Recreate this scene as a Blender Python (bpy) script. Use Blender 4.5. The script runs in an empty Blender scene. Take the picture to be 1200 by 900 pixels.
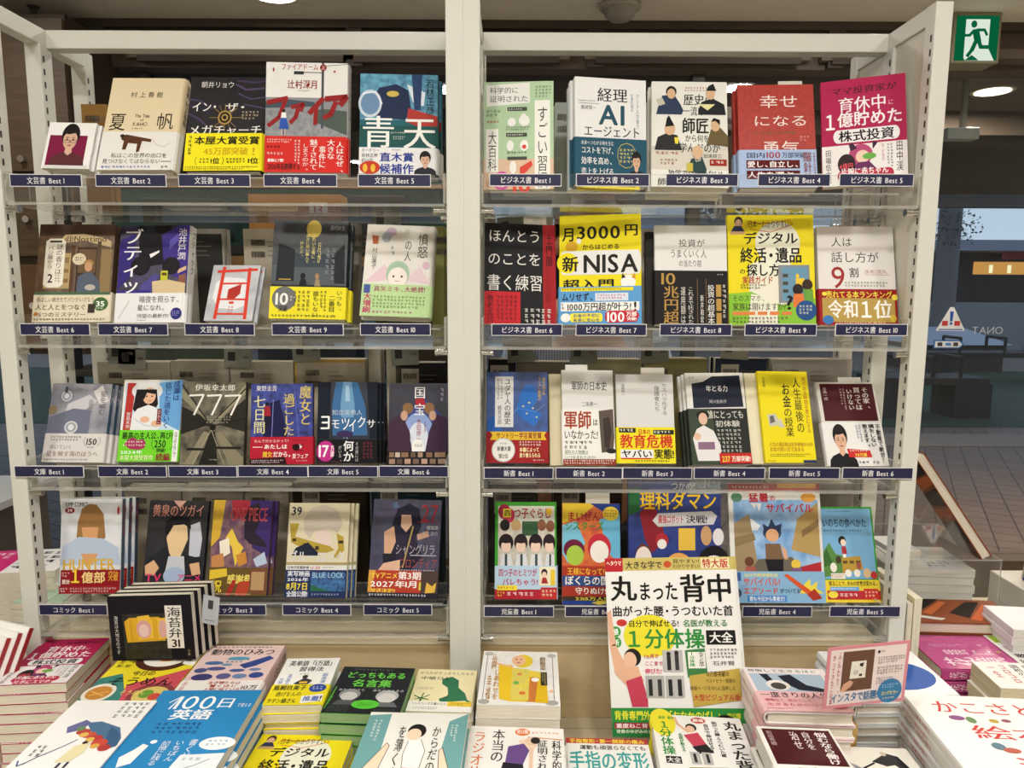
import bpy, bmesh, math, random
from mathutils import Matrix, Vector, Euler
random.seed(7)
S = bpy.context.scene
COL = S.collection
R = math.radians
PI = math.pi

# ---------------------------------------------------------------- camera
cam_d = bpy.data.cameras.new('camera')
cam = bpy.data.objects.new('camera', cam_d); COL.objects.link(cam)
cam.location = (0, 0, 1.5)
cam.rotation_euler = (R(82.5), R(-0.25), 0)
cam_d.sensor_width = 36; cam_d.lens = 25.5; cam_d.clip_start = .05; cam_d.clip_end = 200
S.camera = cam

# ---------------------------------------------------------------- world, exposure
S.view_settings.view_transform = 'Standard'
try: S.view_settings.look = 'None'
except Exception: pass
S.view_settings.gamma = 1; S.view_settings.use_curve_mapping = False
S.view_settings.exposure = -0.16
S.cycles.transparent_max_bounces = 32
S.cycles.max_bounces = 6
S.cycles.sample_clamp_indirect = 4
W = bpy.data.worlds.new('dusk_sky'); S.world = W; W.use_nodes = True
bgn = W.node_tree.nodes['Background']
tc = W.node_tree.nodes.new('ShaderNodeTexCoord'); sp = W.node_tree.nodes.new('ShaderNodeSeparateXYZ')
rmp = W.node_tree.nodes.new('ShaderNodeValToRGB')
rmp.color_ramp.elements[0].position = 0.0; rmp.color_ramp.elements[0].color = (.74, .85, 1, 1)
rmp.color_ramp.elements[1].position = .6; rmp.color_ramp.elements[1].color = (.42, .50, .66, 1)
W.node_tree.links.new(tc.outputs['Generated'], sp.inputs[0]); W.node_tree.links.new(sp.outputs['Z'], rmp.inputs[0])
W.node_tree.links.new(rmp.outputs[0], bgn.inputs[0]); bgn.inputs[1].default_value = 1.15

def area(name, loc, energy, size, col=(1, .965, .91), rot=(0, 0, 0), sy=None, spread=None):
    l = bpy.data.lights.new(name, 'AREA'); l.energy = energy; l.size = size; l.color = col
    l.shape = 'DISK'
    if sy: l.shape = 'RECTANGLE'; l.size_y = sy
    if spread: l.spread = spread
    o = bpy.data.objects.new(name, l); o.location = loc; o.rotation_euler = rot; COL.objects.link(o); return o
CEIL = 2.56
# the shop's ceiling downlights, in front of the shelves and behind the camera, plus two added
DOWNLIGHTS = [(-1.25, .05), (-.42, .05), (.42, .05), (1.25, .05), (-.85, -.95), (0, -.95), (.85, -.95), (-.35, 2.25), (1.9, 1.75), (1.15, 2.3), (-1.75, 2.1)]  # last two are added fill, brightening the rear floor and ceiling
LAMP_POWER = [12, 12, 12, 12, 10, 10, 10, 8, 9, 8, 7]
for (lx, ly), pw in zip(DOWNLIGHTS, LAMP_POWER):
    area('downlight_lamp', (lx, ly, CEIL - .04), pw, .16)

# ---------------------------------------------------------------- materials
def lin(c):
    v = [int(c[i:i + 2], 16) / 255 for i in (0, 2, 4)]
    return tuple((x / 12.92 if x <= .04045 else ((x + .055) / 1.055) ** 2.4) for x in v) + (1,)
MATS = {}
def mat(c, rough=.5, metal=0, coat=0, spec=.4):
    k = (c, rough, metal, coat, spec)
    if k in MATS: return MATS[k]
    m = bpy.data.materials.new('paint_' + c); m.use_nodes = True
    b = m.node_tree.nodes['Principled BSDF']
    b.inputs['Base Color'].default_value = lin(c); b.inputs['Roughness'].default_value = rough
    b.inputs['Metallic'].default_value = metal; b.inputs['Coat Weight'].default_value = coat
    b.inputs['Specular IOR Level'].default_value = spec
    MATS[k] = m; return m
def ink(c): return mat(c, .55, 0, 0, .18)
def noise_mat(c1, c2, scale=8, rough=.42, stretch=(1, 1, 1), detail=4, c3=None, bump=0, lo=.35, hi=.65, name='mottled'):
    k = ('n', c1, c2, scale, rough, stretch, detail, c3, bump, lo, hi)
    if k in MATS: return MATS[k]
    m = bpy.data.materials.new(name); m.use_nodes = True; nt = m.node_tree; b = nt.nodes['Principled BSDF']
    t = nt.nodes.new('ShaderNodeTexCoord'); mp = nt.nodes.new('ShaderNodeMapping'); mp.inputs['Scale'].default_value = stretch
    n = nt.nodes.new('ShaderNodeTexNoise'); n.inputs['Scale'].default_value = scale; n.inputs['Detail'].default_value = detail
    r = nt.nodes.new('ShaderNodeValToRGB'); e = r.color_ramp.elements
    e[0].position = lo; e[0].color = lin(c1); e[1].position = hi; e[1].color = lin(c2)
    if c3: x = e.new((lo + hi) / 2); x.color = lin(c3)
    L = nt.links.new
    L(t.outputs['Object'], mp.inputs[0]); L(mp.outputs[0], n.inputs['Vector']); L(n.outputs['Fac'], r.inputs[0]); L(r.outputs[0], b.inputs['Base Color'])
    if bump:
        bp = nt.nodes.new('ShaderNodeBump'); bp.inputs['Strength'].default_value = bump; bp.inputs['Distance'].default_value = .002
        L(n.outputs['Fac'], bp.inputs['Height']); L(bp.outputs[0], b.inputs['Normal'])
    b.inputs['Roughness'].default_value = rough
    MATS[k] = m; return m
def clear_mat(name, tint, base, fr=1.35, rough=.04, haze=0):
    m = bpy.data.materials.new(name); m.use_nodes = True; nt = m.node_tree; nt.nodes.clear(); L = nt.links.new
    o = nt.nodes.new('ShaderNodeOutputMaterial'); t = nt.nodes.new('ShaderNodeBsdfTransparent'); g = nt.nodes.new('ShaderNodeBsdfGlossy')
    t.inputs[0].default_value = lin(tint); g.inputs['Roughness'].default_value = rough; g.inputs[0].default_value = (1, 1, 1, 1)
    lw = nt.nodes.new('ShaderNodeLayerWeight'); lw.inputs[0].default_value = .5
    p = nt.nodes.new('ShaderNodeMath'); p.operation = 'POWER'; p.inputs[1].default_value = 4; L(lw.outputs['Facing'], p.inputs[0])
    f = nt.nodes.new('ShaderNodeMath'); f.operation = 'MULTIPLY_ADD'; f.inputs[1].default_value = .6; f.inputs[2].default_value = ((fr - 1) / (fr + 1)) ** 2; L(p.outputs[0], f.inputs[0])
    mx = nt.nodes.new('ShaderNodeMixShader'); L(f.outputs[0], mx.inputs[0]); L(t.outputs[0], mx.inputs[1]); L(g.outputs[0], mx.inputs[2])
    if haze:
        d = nt.nodes.new('ShaderNodeBsdfDiffuse'); d.inputs[0].default_value = lin(base)
        m2 = nt.nodes.new('ShaderNodeMixShader'); m2.inputs[0].default_value = haze
        L(mx.outputs[0], m2.inputs[1]); L(d.outputs[0], m2.inputs[2]); L(m2.outputs[0], o.inputs[0])
    else: L(mx.outputs[0], o.inputs[0])
    return m
ACRYL = clear_mat('clear_acrylic', 'fdfdfc', 'ffffff', 1.2, .05, .012)
ACRYL_EDGE = clear_mat('acrylic_edge', 'eceae4', 'f2f0ea', 1.4, .1, .28)
GLASS = clear_mat('window_glass', 'e8eef0', 'ffffff', 1.35, .0, 0)
FILM = clear_mat('plastic_film', 'f6f6f6', 'ffffff', 1.4, .12, .12)
def emit_mat(c, s):
    k = ('e', c, s)
    if k in MATS: return MATS[k]
    m = bpy.data.materials.new('light'); m.use_nodes = True; nt = m.node_tree; nt.nodes.clear()
    o = nt.nodes.new('ShaderNodeOutputMaterial'); e = nt.nodes.new('ShaderNodeEmission'); e.inputs[0].default_value = lin(c); e.inputs[1].default_value = s
    nt.links.new(e.outputs[0], o.inputs[0]); MATS[k] = m; return m
CREAM = mat('d6d6ce', .45)                     # powder coated shelving steel
CHROME = mat('d8d8d8', .12, 1)
SLOT = mat('35332f', .7)
def pages_mat(c1='e6e0d0', c2='cfc7b4', axis=1):
    s = [1, 1, 1]; s[axis] = 60
    return noise_mat(c1, c2, 22, .8, tuple(s), 2, name='page_edges')
PAGES = pages_mat()
PAGES_W = pages_mat('ecebe6', 'd2d0ca')
PAGES_T = noise_mat('e3d9bd', 'c9bd9c', 22, .8, (1, 60, 1), 2, name='page_edges_tan')

# ---------------------------------------------------------------- mesh helpers
class MB:
    def __init__(s): s.v = []; s.f = []; s.m = []; s.ms = []; s.sm = []
    def mi(s, m):
        if m not in s.ms: s.ms.append(m)
        return s.ms.index(m)
    def add(s, vs, fs, m, M=None, smooth=False):
        n = len(s.v); i = s.mi(m)
        if M is not None: vs = [tuple(M @ Vector(p)) for p in vs]
        s.v += [tuple(p) for p in vs]; s.f += [tuple(a + n for a in f) for f in fs]; s.m += [i] * len(fs); s.sm += [smooth] * len(fs)
        return s
    def box(s, x0, y0, z0, x1, y1, z1, m, M=None, bev=0):
        if bev:
            bm = bmesh.new(); bmesh.ops.create_cube(bm, size=1)
            bmesh.ops.scale(bm, vec=(x1 - x0, y1 - y0, z1 - z0), verts=bm.verts)
            bmesh.ops.translate(bm, vec=((x0 + x1) / 2, (y0 + y1) / 2, (z0 + z1) / 2), verts=bm.verts)
            bmesh.ops.bevel(bm, geom=bm.edges[:], offset=bev, segments=2, affect='EDGES', profile=.5)
            bm.verts.index_update()
            s.add([v.co[:] for v in bm.verts], [[v.index for v in f.verts] for f in bm.faces], m, M); bm.free(); return s
        v = [(x0, y0, z0), (x1, y0, z0), (x1, y1, z0), (x0, y1, z0), (x0, y0, z1), (x1, y0, z1), (x1, y1, z1), (x0, y1, z1)]
        return s.add(v, [(0, 3, 2, 1), (4, 5, 6, 7), (0, 1, 5, 4), (1, 2, 6, 5), (2, 3, 7, 6), (3, 0, 4, 7)], m, M)
    def cyl(s, p, q, r, m, n=14, r2=None, M=None):
        p = Vector(p); q = Vector(q); d = (q - p).normalized(); r2 = r if r2 is None else r2
        a = d.orthogonal().normalized(); b = d.cross(a)
        v = [p + (a * math.cos(2 * PI * i / n) + b * math.sin(2 * PI * i / n)) * r for i in range(n)]
        v += [q + (a * math.cos(2 * PI * i / n) + b * math.sin(2 * PI * i / n)) * r2 for i in range(n)]
        s.add(v, [(i, (i + 1) % n, n + (i + 1) % n, n + i) for i in range(n)], m, M, True)
        return s.add(v, [tuple(range(n))[::-1], tuple(range(n, 2 * n))], m, M)
    def tube(s, pts, r, m, n=8):
        for a, b in zip(pts[:-1], pts[1:]): s.cyl(a, b, r, m, n)
        return s
    def lathe(s, prof, m, n=24, M=None):
        v = []; f = []
        for (r, z) in prof: v += [(r * math.cos(2 * PI * i / n), r * math.sin(2 * PI * i / n), z) for i in range(n)]
        for k in range(len(prof) - 1):
            for i in range(n): f.append((k * n + i, k * n + (i + 1) % n, (k + 1) * n + (i + 1) % n, (k + 1) * n + i))
        return s.add(v, f, m, M, True)
    def prism(s, pts, y0, y1, m, M=None):
        n = len(pts); v = [(x, y0, z) for x, z in pts] + [(x, y1, z) for x, z in pts]
        return s.add(v, [tuple(range(n)), tuple(range(n, 2 * n))[::-1]] + [(i, i + n, (i + 1) % n + n, (i + 1) % n) for i in range(n)], m, M)
    def build(s, name, parent=None, loc=None, rot=None):
        me = bpy.data.meshes.new(name); me.from_pydata(s.v, [], s.f)
        for m in s.ms: me.materials.append(m)
        me.polygons.foreach_set('material_index', s.m); me.polygons.foreach_set('use_smooth', s.sm); me.update()
        o = bpy.data.objects.new(name, me); COL.objects.link(o)
        if parent: o.parent = parent
        if loc: o.location = loc
        if rot: o.rotation_euler = rot
        return o
def tag(o, label=None, cat=None, group=None, kind=None):
    if label: o['label'] = label
    if cat: o['category'] = cat
    if group: o['group'] = group
    if kind: o['kind'] = kind
    return o
def empty(name, loc=(0, 0, 0), rot=(0, 0, 0)):
    o = bpy.data.objects.new(name, None); COL.objects.link(o); o.location = loc; o.rotation_euler = rot; o.empty_display_size = .02; return o
def copy_tree(o, parent=None):
    c = o.copy(); COL.objects.link(c)
    if parent: c.parent = parent
    for ch in list(o.children): copy_tree(ch, c)
    return c
def struct(o): o['kind'] = 'structure'; return o

# ---------------------------------------------------------------- lettering: every character becomes flat geometry
GLY = {}
def load_glyphs(chars):
    todo = []
    for ch in sorted(chars[0] | chars[1] | chars[2]):
        cu = bpy.data.curves.new('g', 'FONT'); cu.body = ch; cu.resolution_u = 3; cu.size = 1
        o = bpy.data.objects.new('g', cu); COL.objects.link(o); todo.append((ch, 0, o))
    bpy.context.view_layer.update(); dg = bpy.context.evaluated_depsgraph_get()
    for ch, bold, o in todo:
        me = o.evaluated_get(dg).to_mesh()
        v = [(p.co.x, p.co.y) for p in me.vertices]; f = [tuple(p.vertices) for p in me.polygons]
        xs = [p[0] for p in v] or [0]; x0, x1 = min(xs), max(xs)
        wide = ord(ch) > 0x2000
        if wide: adv = 1.0 if ch not in '・、。' else .62
        elif ch == ' ': adv = .3
        else: adv = x1 - x0 + .1
        ox = 0 if wide else -x0 + .05
        if ch in '・、。': ox = .31 - (x0 + x1) / 2
        v = [(a + ox, b) for a, b in v]; GLY[(ch, 0)] = (v, f, adv)
        GLY[(ch, 1)] = (v, f, adv + (0 if wide else .02)); GLY[(ch, 2)] = (v, f, adv + (0 if wide else .04))
        o.evaluated_get(dg).to_mesh_clear()
    for ch, bold, o in todo:
        cu = o.data; bpy.data.objects.remove(o); bpy.data.curves.remove(cu)
# heavier weights are struck several times, slightly apart, each strike a hair nearer
STRIKES = {0: ((0, 0),), 1: ((-.012, 0), (.012, 0)), 2: ((-.024, -.006), (.024, .006), (0, .016), (0, -.016))}
ROT = 'ー〜～—―…（）()「」『』〈〉-=！'
def text_h(txt, x0, z0, x1, z1, bold, put):
    """horizontal line filling the box; put(verts2d, faces)"""
    tot = sum(GLY[(c, bold)][2] for c in txt) or 1
    wide = any(ord(c) > 0x2000 for c in txt); lo, hi = (-.09, .85) if wide else (0, .73)
    if not wide and any(c in 'gjpqy' for c in txt): lo = -.18
    sx = (x1 - x0) / tot; sz = (z1 - z0) / (hi - lo); x = x0
    if not wide and len(txt) < 3 and sx > sz * 1.2: x += (sx - sz * 1.2) * tot / 2; sx = sz * 1.2
    for c in txt:
        v, f, a = GLY[(c, bold)]
        for l, (dx, dz) in enumerate(STRIKES[bold]): put([(x + (p + dx) * sx, z0 + (q + dz - lo) * sz) for p, q in v], f, l * .000008)
        x += a * sx
def text_v(txt, x0, z0, x1, z1, bold, put):
    n = sum(.6 if c in '、。・' else (.45 if c == ' ' else 1) for c in txt); ch = (z1 - z0) / n; z = z1
    for c in txt:
        k = .6 if c in '、。・' else (.45 if c == ' ' else 1)
        v, f, a = GLY[(c, bold)]
        if c == ' ': z -= ch * k; continue
        if ord(c) < 0x2000:
            xs = [p for p, _ in v]; cx = (min(xs) + max(xs)) / 2; w = max(max(xs) - min(xs), .3)
            pts = [(.5 + (p - cx) * min(1, .9 / w) * 1.1, q * 1.2) for p, q in v]
        elif c in '、。': pts = [(p + .45, q + .1) for p, q in v]
        elif c in '・': pts = [(p + .19, q * 1) for p, q in v]
        elif c in ROT: pts = [(.5 + (q - .38), .38 - (p - .5)) for p, q in v]
        else: pts = v
        zb = z - ch * k
        zz, kk = (z - ch, 1) if c in '、。・' else (zb, .97)
        for l, (dx, dz) in enumerate(STRIKES[bold]): put([(x0 + (p + dx) * (x1 - x0), zz + (q + dz + .09) / .94 * ch * kk) for p, q in pts], f, l * .000008)
        z = zb

def bust(cmd, x0, y0, x1, y1, hair, skin, cloth, long=0):
    X = lambda u: x0 + (x1 - x0) * u
    Y = lambda v: y0 + (y1 - y0) * v
    w = x1 - x0; h = y1 - y0; o = []
    if long: o.append(('P', hair, [(X(.24), Y(.2)), (X(.76), Y(.2)), (X(.84), Y(.75)), (X(.16), Y(.75))]))
    o.append(('P', cloth, [(X(0), Y(1)), (X(.04), Y(.82)), (X(.16), Y(.73)), (X(.4), Y(.66)), (X(.6), Y(.66)), (X(.84), Y(.73)), (X(.96), Y(.82)), (X(1), Y(1))]))
    o.append(('P', skin, [(X(.42), Y(.5)), (X(.58), Y(.5)), (X(.6), Y(.67)), (X(.5), Y(.74)), (X(.4), Y(.67))]))
    o.append(('E', X(.5), Y(.27), .25 * w, .27 * h, hair))
    o.append(('E', X(.5), Y(.37), .195 * w, .235 * h, skin))
    o.append(('P', hair, [(X(.29), Y(.33)), (X(.33), Y(.12)), (X(.5), Y(.06)), (X(.68), Y(.12)), (X(.71), Y(.33)), (X(.62), Y(.22)), (X(.45), Y(.25)), (X(.36), Y(.24))]))
    for s in (-1, 1):
        o.append(('E', X(.5 + s * .085), Y(.37), .026 * w, .018 * h, '241a18'))
        o.append(('R', X(.5 + s * .085) - .045 * w, Y(.318), X(.5 + s * .085) + .045 * w, Y(.33), hair))
    o.append(('R', X(.49), Y(.39), X(.51), Y(.45), '9a6a52')); o.append(('E', X(.5), Y(.51), .06 * w, .014 * h, '9c3b3b'))
    return o
def parse(art):
    """one drawing command per line -> list; BAND opens the paper band"""
    out = []; band = []; cur = out; v0 = None
    for ln in art.strip().split('\n'):
        ln = ln.strip()
        if not ln: continue
        t = ln.split(); c = t[0]
        if c == 'BAND': v0 = float(t[1]); bc = t[2]; cur = band; band_info = (v0, bc); continue
        if c == 'R': cur.append(('R', *map(float, t[1:5]), t[5]))
        elif c == 'N': cur.append(('N', *map(float, t[1:5]), t[5], t[6], float(t[7])))
        elif c == 'E': cur.append(('E', *map(float, t[1:5]), t[5]))
        elif c == 'P': cur.append(('P', t[1], [tuple(map(float, a.split(','))) for a in t[2:]]))
        elif c == 'L': cur.append(('L', t[1], float(t[2]), [tuple(map(float, a.split(','))) for a in t[3:]]))
        elif c in 'HV': cur.append((c, *map(float, t[1:5]), t[5].rstrip('*'), t[5].count('*'), ' '.join(t[6:])))
        elif c in 'FG': cur.append((c, *map(float, t[1:5]), int(t[5]), t[6]))
        elif c == 'B': cur.extend(bust(cur, *map(float, t[1:5]), t[5], t[6], t[7], len(t) > 8))
    return out, band, (band_info if v0 is not None else None)
def collect_chars(lists, extra):
    ch = [set(), set(), set()]
    for L in lists:
        for c in L:
            if c[0] in 'HV': ch[c[6]] |= set(c[7])
    for b, s in extra: ch[b] |= set(s)
    return ch
def draw(mb, cmds, w, h, z0=0, y0=-.0003, step=.00004, M=None, rough=None):
    """cmds in percent of the cover, drawn on the plane y=y0 (facing -y), x in [-w/2,w/2], z in [0,h]"""
    X = lambda u: -w / 2 + w * u / 100
    Z = lambda v: z0 + h * (1 - v / 100)
    y = y0; rnd = random.Random(len(cmds) * 7 + 3)
    K = ink
    def poly(pts, m, y): mb.add([(a, y, b) for a, b in pts], [tuple(range(len(pts)))], m, M)
    def scribble(u0, v0, u1, v1, m, y):
        def r(a, b, c, d): poly([(X(a), Z(d)), (X(c), Z(d)), (X(c), Z(b)), (X(a), Z(b))], m, y)
        du, dv = u1 - u0, v1 - v0; q = rnd.random()
        r(u0, v0 + dv * .08, u1, v0 + dv * .24, ); r(u0 + du * .1, v0 + dv * .44, u1 - du * .1, v0 + dv * .58)
        if q < .6: r(u0, v0 + dv * .82, u1, v0 + dv * .98)
        a = u0 + du * (.2 if q < .3 else .42 if q < .7 else .66); r(a, v0, a + du * .18, v1)
        if q > .5: r(u1 - du * .16, v0 + dv * .3, u1, v1)
    for c in cmds:
        k = c[0]
        if k in 'RN':
            a, b = sorted((X(c[1]), X(c[3]))); q, p = sorted((Z(c[2]), Z(c[4])))
            m = K(c[5]) if k == 'R' else noise_mat(c[5], c[6], c[7] * 9)
            poly([(a, q), (b, q), (b, p), (a, p)], m, y)
        elif k == 'E':
            poly([(X(c[1] + c[3] * math.cos(t * PI / 14)), Z(c[2] - c[4] * math.sin(t * PI / 14))) for t in range(28)], K(c[5]), y)
        elif k == 'P':
            pts = [(X(a), Z(b)) for a, b in c[2]]
            ar = sum(p[0] * q[1] - q[0] * p[1] for p, q in zip(pts, pts[1:] + pts[:1]))
            if ar < 0: pts = pts[::-1]
            poly(pts, K(c[1]), y)
        elif k == 'L':
            r = c[2] * w / 200; pts = [Vector((X(a), Z(b))) for a, b in c[3]]
            for a, b in zip(pts[:-1], pts[1:]):
                d = (b - a).normalized(); n = Vector((-d.y, d.x)) * r; e = d * r * .4
                poly([tuple(a - n - e), tuple(b - n + e), tuple(b + n + e), tuple(a + n - e)], K(c[1]), y)
        elif k in 'HV':
            m = K(c[5]); put = lambda v, f, l=0: mb.add([(a, y - l, b) for a, b in v], f, m, M)
            (text_h if k == 'H' else text_v)(c[7], X(c[1]), Z(c[4]), X(c[3]), Z(c[2]), c[6], put)
        elif k == 'F':
            n = c[5]; m = K(c[6]); dh = (c[4] - c[2]) / n
            for i in range(n):
                x = c[1]; end = c[3] - (rnd.random() * .25 * (c[3] - c[1]) if i == n - 1 else 0); cw = dh * h / w
                while x < end - cw * .5:
                    ww = min(cw * rnd.uniform(.5, .8), end - x); va = c[2] + dh * i + dh * .12; vb = va + dh * rnd.uniform(.5, .7)
                    scribble(x, va, x + ww, vb, m, y); x += cw
        elif k == 'G':
            n = c[5]; m = K(c[6]); dw = (c[3] - c[1]) / n
            for i in range(n):
                v = c[2]; end = c[4] - (rnd.random() * .3 * (c[4] - c[2]) if i == 0 else 0); chh = dw * w / h
                while v < end - chh * .5:
                    vv = min(chh * rnd.uniform(.55, .8), end - v); xa = c[1] + dw * i + dw * .15; xb = xa + dw * rnd.uniform(.5, .68)
                    scribble(xa, v, xb, v + vv, m, y); v += chh
        y -= step

# ---------------------------------------------------------------- a book: page block, wrap-around cover, paper band
def profile(w, t, side, hard, off=0):
    """outline of the cover seen from above, from the front free edge round the spine to the back free edge"""
    s = 1 if side == 'R' else -1; x1 = s * w / 2; pts = [(-x1, 0)]
    if hard:
        r = min(t * .5, .009); pts.append((x1 - s * .012, 0)); pts.append((x1 - s * .006, .0006))
        for i in range(9):
            a = PI * i / 8; pts.append((x1 - s * r * .55 + s * math.sin(a) * r * .75, t / 2 - math.cos(a) * t / 2))
        pts.append((x1 - s * .012, t))
    else:
        r = min(.0015, t * .3)
        for i in range(4): a = PI / 2 * i / 3; pts.append((x1 - s * r + s * math.sin(a) * r, r - math.cos(a) * r))
        for i in range(4): a = PI / 2 * i / 3; pts.append((x1 - s * r + s * math.cos(a) * r, t - r + math.sin(a) * r))
    pts.append((-x1, t))
    if off:
        o = []
        for i, p in enumerate(pts):
            a = Vector(pts[max(i - 1, 0)]); b = Vector(pts[min(i + 1, len(pts) - 1)]); d = (b - a).normalized()
            n = Vector((d.y, -d.x)) * (1 if s > 0 else -1); o.append((p[0] + n.x * off, p[1] + n.y * off))
        return o
    return pts
def wrap(mb, P, Q, z0, z1, m, m_in=None):
    n = len(P); m_in = m_in or m
    v = [(x, y, z0) for x, y in P] + [(x, y, z1) for x, y in P] + [(x, y, z0) for x, y in Q] + [(x, y, z1) for x, y in Q]
    f = [(i, i + 1, n + i + 1, n + i) for i in range(n - 1)]
    mb.add(v, f, m)
    g = [(2 * n + i + 1, 2 * n + i, 3 * n + i, 3 * n + i + 1) for i in range(n - 1)]
    g += [(i + 1, i, 2 * n + i, 2 * n + i + 1) for i in range(n - 1)] + [(n + i, n + i + 1, 3 * n + i + 1, 3 * n + i) for i in range(n - 1)]
    g += [(0, n, 3 * n, 2 * n), (n - 1, 3 * n - 1, 4 * n - 1, 2 * n - 1)]
    mb.add(v, g, m_in)
def make_book(name, w, h, t, side, hard, base, art, band, binfo, spine=None, spine_col=None, pages=None, gloss=False, back=None):
    root = empty(name)
    ct = .0022 if hard else .0006; ins = .003 if hard else .0004; s = 1 if side == 'R' else -1
    pb = MB(); xa, xb = (-s * (w / 2 - ins), s * (w / 2 - ct - (.003 if hard else 0)))
    pb.box(min(xa, xb), ct, ins, max(xa, xb), t - ct, h - ins, pages or PAGES)
    pb.build('page_block', root)
    mb = MB(); P = profile(w, t, side, hard); Q = profile(w, t, side, hard, -ct)
    cm = noise_mat(*base) if isinstance(base, tuple) else ink(base)
    wrap(mb, P, Q, 0, h, cm, cm)
    draw(mb, art, w, h)
    if back: draw(mb, back, w, h, M=Matrix.Translation((0, t, 0)) @ Matrix.Rotation(PI, 4, 'Z'))
    SM = Matrix.Translation((s * (w / 2 + (.0028 if hard else .0004)), t / 2, 0)) @ Matrix.Rotation(PI / 2 * s, 4, 'Z')
    if spine:
        zt = h * .95; zb = h * .5 if binfo else h * .3; tw = min(t * .62, .014)
        if spine_col: mb.add([(-t * .42, -.0002, .0005), (t * .42, -.0002, .0005), (t * .42, -.0002, h - .0005), (-t * .42, -.0002, h - .0005)], [(0, 1, 2, 3)], ink(spine_col[0]), SM)
        m = ink(spine_col[1] if spine_col else '222222')
        text_v(spine, -tw / 2, max(zb, zt - len(spine) * tw * 1.25), tw / 2, zt, 1, lambda v, f, l=0: mb.add([(a, -.0004 - l, b) for a, b in v], f, m, SM))
    mb.build('cover', root)
    if binfo:
        v0, bc = binfo; bh = h * (1 - v0 / 100); bb = MB()
        wrap(bb, profile(w, t, side, hard, .0021), profile(w, t, side, hard, .0017), 0, bh, ink(bc))
        # drawing coordinates of the band are those of the whole cover
        draw(bb, band, w, h, y0=-.0024)
        bb.build('paper_band', root)
    return root
# ================================================================ the room
WALLP = mat('e4dfd6', .8); CEILM = noise_mat('eae5dc', 'eee9e0', 30, .85, name='ceiling_paint')
FLOORM = noise_mat('b0a48e', 'bab09a', 6, .45, (1, 8, 1), name='pale_floor')
struct(MB().box(-3.4, -2.8, -.05, 3.4, 3.1, 0, FLOORM).build('floor'))
struct(MB().box(-3.4, -2.8, CEIL - .03, 3.4, 2.98, CEIL + .1, CEILM).build('ceiling'))
struct(MB().box(-3.5, -2.8, 0, -3.4, 3.1, CEIL, WALLP).build('wall_left'))
struct(MB().box(3.4, -2.8, 0, 3.5, 3.1, CEIL, WALLP).build('wall_right'))
struct(MB().box(-3.4, -2.9, 0, 3.4, -2.8, CEIL, WALLP).build('wall_back'))
# dark timber bulkhead over the shop window, with rails, mullions and hooks
BRN = mat('5e5248', .6); BRN2 = mat('766a5e', .6); BRN3 = mat('4a4038', .6); RAIL = mat('a89c86', .5)
b = MB(); b.box(-3.4, 3.0, 2.36, 3.4, 3.12, CEIL + .1, BRN)
for x in (-2.6, -1.62, -.62, .32, 1.26, 2.2): b.box(x - .03, 2.97, 2.36, x + .03, 3.0, 2.53, BRN3)
b.box(-3.4, 2.965, 2.50, 3.4, 3.0, 2.53, BRN3)
struct(b.build('trim_1'))
b = MB(); b.box(-3.4, 2.955, 2.455, -1.66, 2.97, 2.47, RAIL); b.box(-1.56, 2.955, 2.45, .22, 2.97, 2.465, RAIL)
for x in (-1.5, -.66, .28, 1.2): b.box(x, 2.96, 2.385, x + .88, 2.985, 2.43, BRN2); b.box(x + .04, 2.955, 2.37, x + .84, 2.975, 2.392, BRN3)
struct(b.build('trim_2'))
for i, x in enumerate((-1.35, -1.16, -.30, -.08, .62)):
    h = MB(); h.cyl((x, 2.95, 2.46), (x, 2.95, 2.43), .006, mat('cfc8b8', .4)); h.cyl((x, 2.95, 2.43), (x, 2.93, 2.422), .006, mat('cfc8b8', .4))
    tag(h.build('rail_hook'), 'small pale hook on the dark rail high above the shelves, number %s from the left' % ('one', 'two', 'three', 'four', 'five')[i], 'hook', 'hooks on the window rail')
# the shop window: panes and frame
for i, (x0, x1) in enumerate(((-3.4, -1.5), (-1.5, .75), (.75, 3.4))):
    struct(MB().box(x0 + .02, 3.085, .345, x1 - .02, 3.095, 2.36, GLASS).build('window_%d' % (i + 1)))
FRM = mat('57503f', .5)
b = MB(); b.box(-3.4, 3.0, 0, 3.4, 3.12, .345, mat('5a4c3e', .5))
for x in (-1.5, .75): b.box(x - .025, 3.06, .345, x + .025, 3.12, 2.36, mat('3a3a38', .4))
struct(b.build('trim_3'))
# timber cupboard wall at the far left and pin board behind the left bay
b = MB(); WD = noise_mat('42321f', '52402b', 5, .55, (1, 1, 12), name='brown_timber')
root = empty('wall_cupboard', (-2.0, 2.7, 1.25)); tag(root, 'tall brown timber wall cupboard beyond the far left post', 'cupboard')
b.box(-.7, 0, 0, .42, .35, 1.2, mat('3c3024', .6)); b.build('body', root)
for x in (-.68, -.30, .08):
    d = MB().box(x, -.02, .66, x + .34, 0, 1.18, WD).build('door', root); MB().cyl((x + .17, -.021, .70), (x + .17, -.04, .70), .012, CHROME, 14).build('knob', d)
for x in (-.68, -.30, .08):
    d = MB().box(x, -.02, .36, x + .34, 0, .62, WD).build('drawer', root); MB().cyl((x + .17, -.021, .49), (x + .17, -.04, .49), .012, CHROME, 14).build('knob', d)
for x in (-.68, -.30, .08):
    d = MB().box(x, -.02, .02, x + .34, 0, .33, noise_mat('54391f', '63472a', 5, .55, name='lighter_timber')).build('drawer', root); MB().cyl((x + .17, -.021, .18), (x + .17, -.04, .18), .012, CHROME, 14).build('knob', d)
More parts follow.
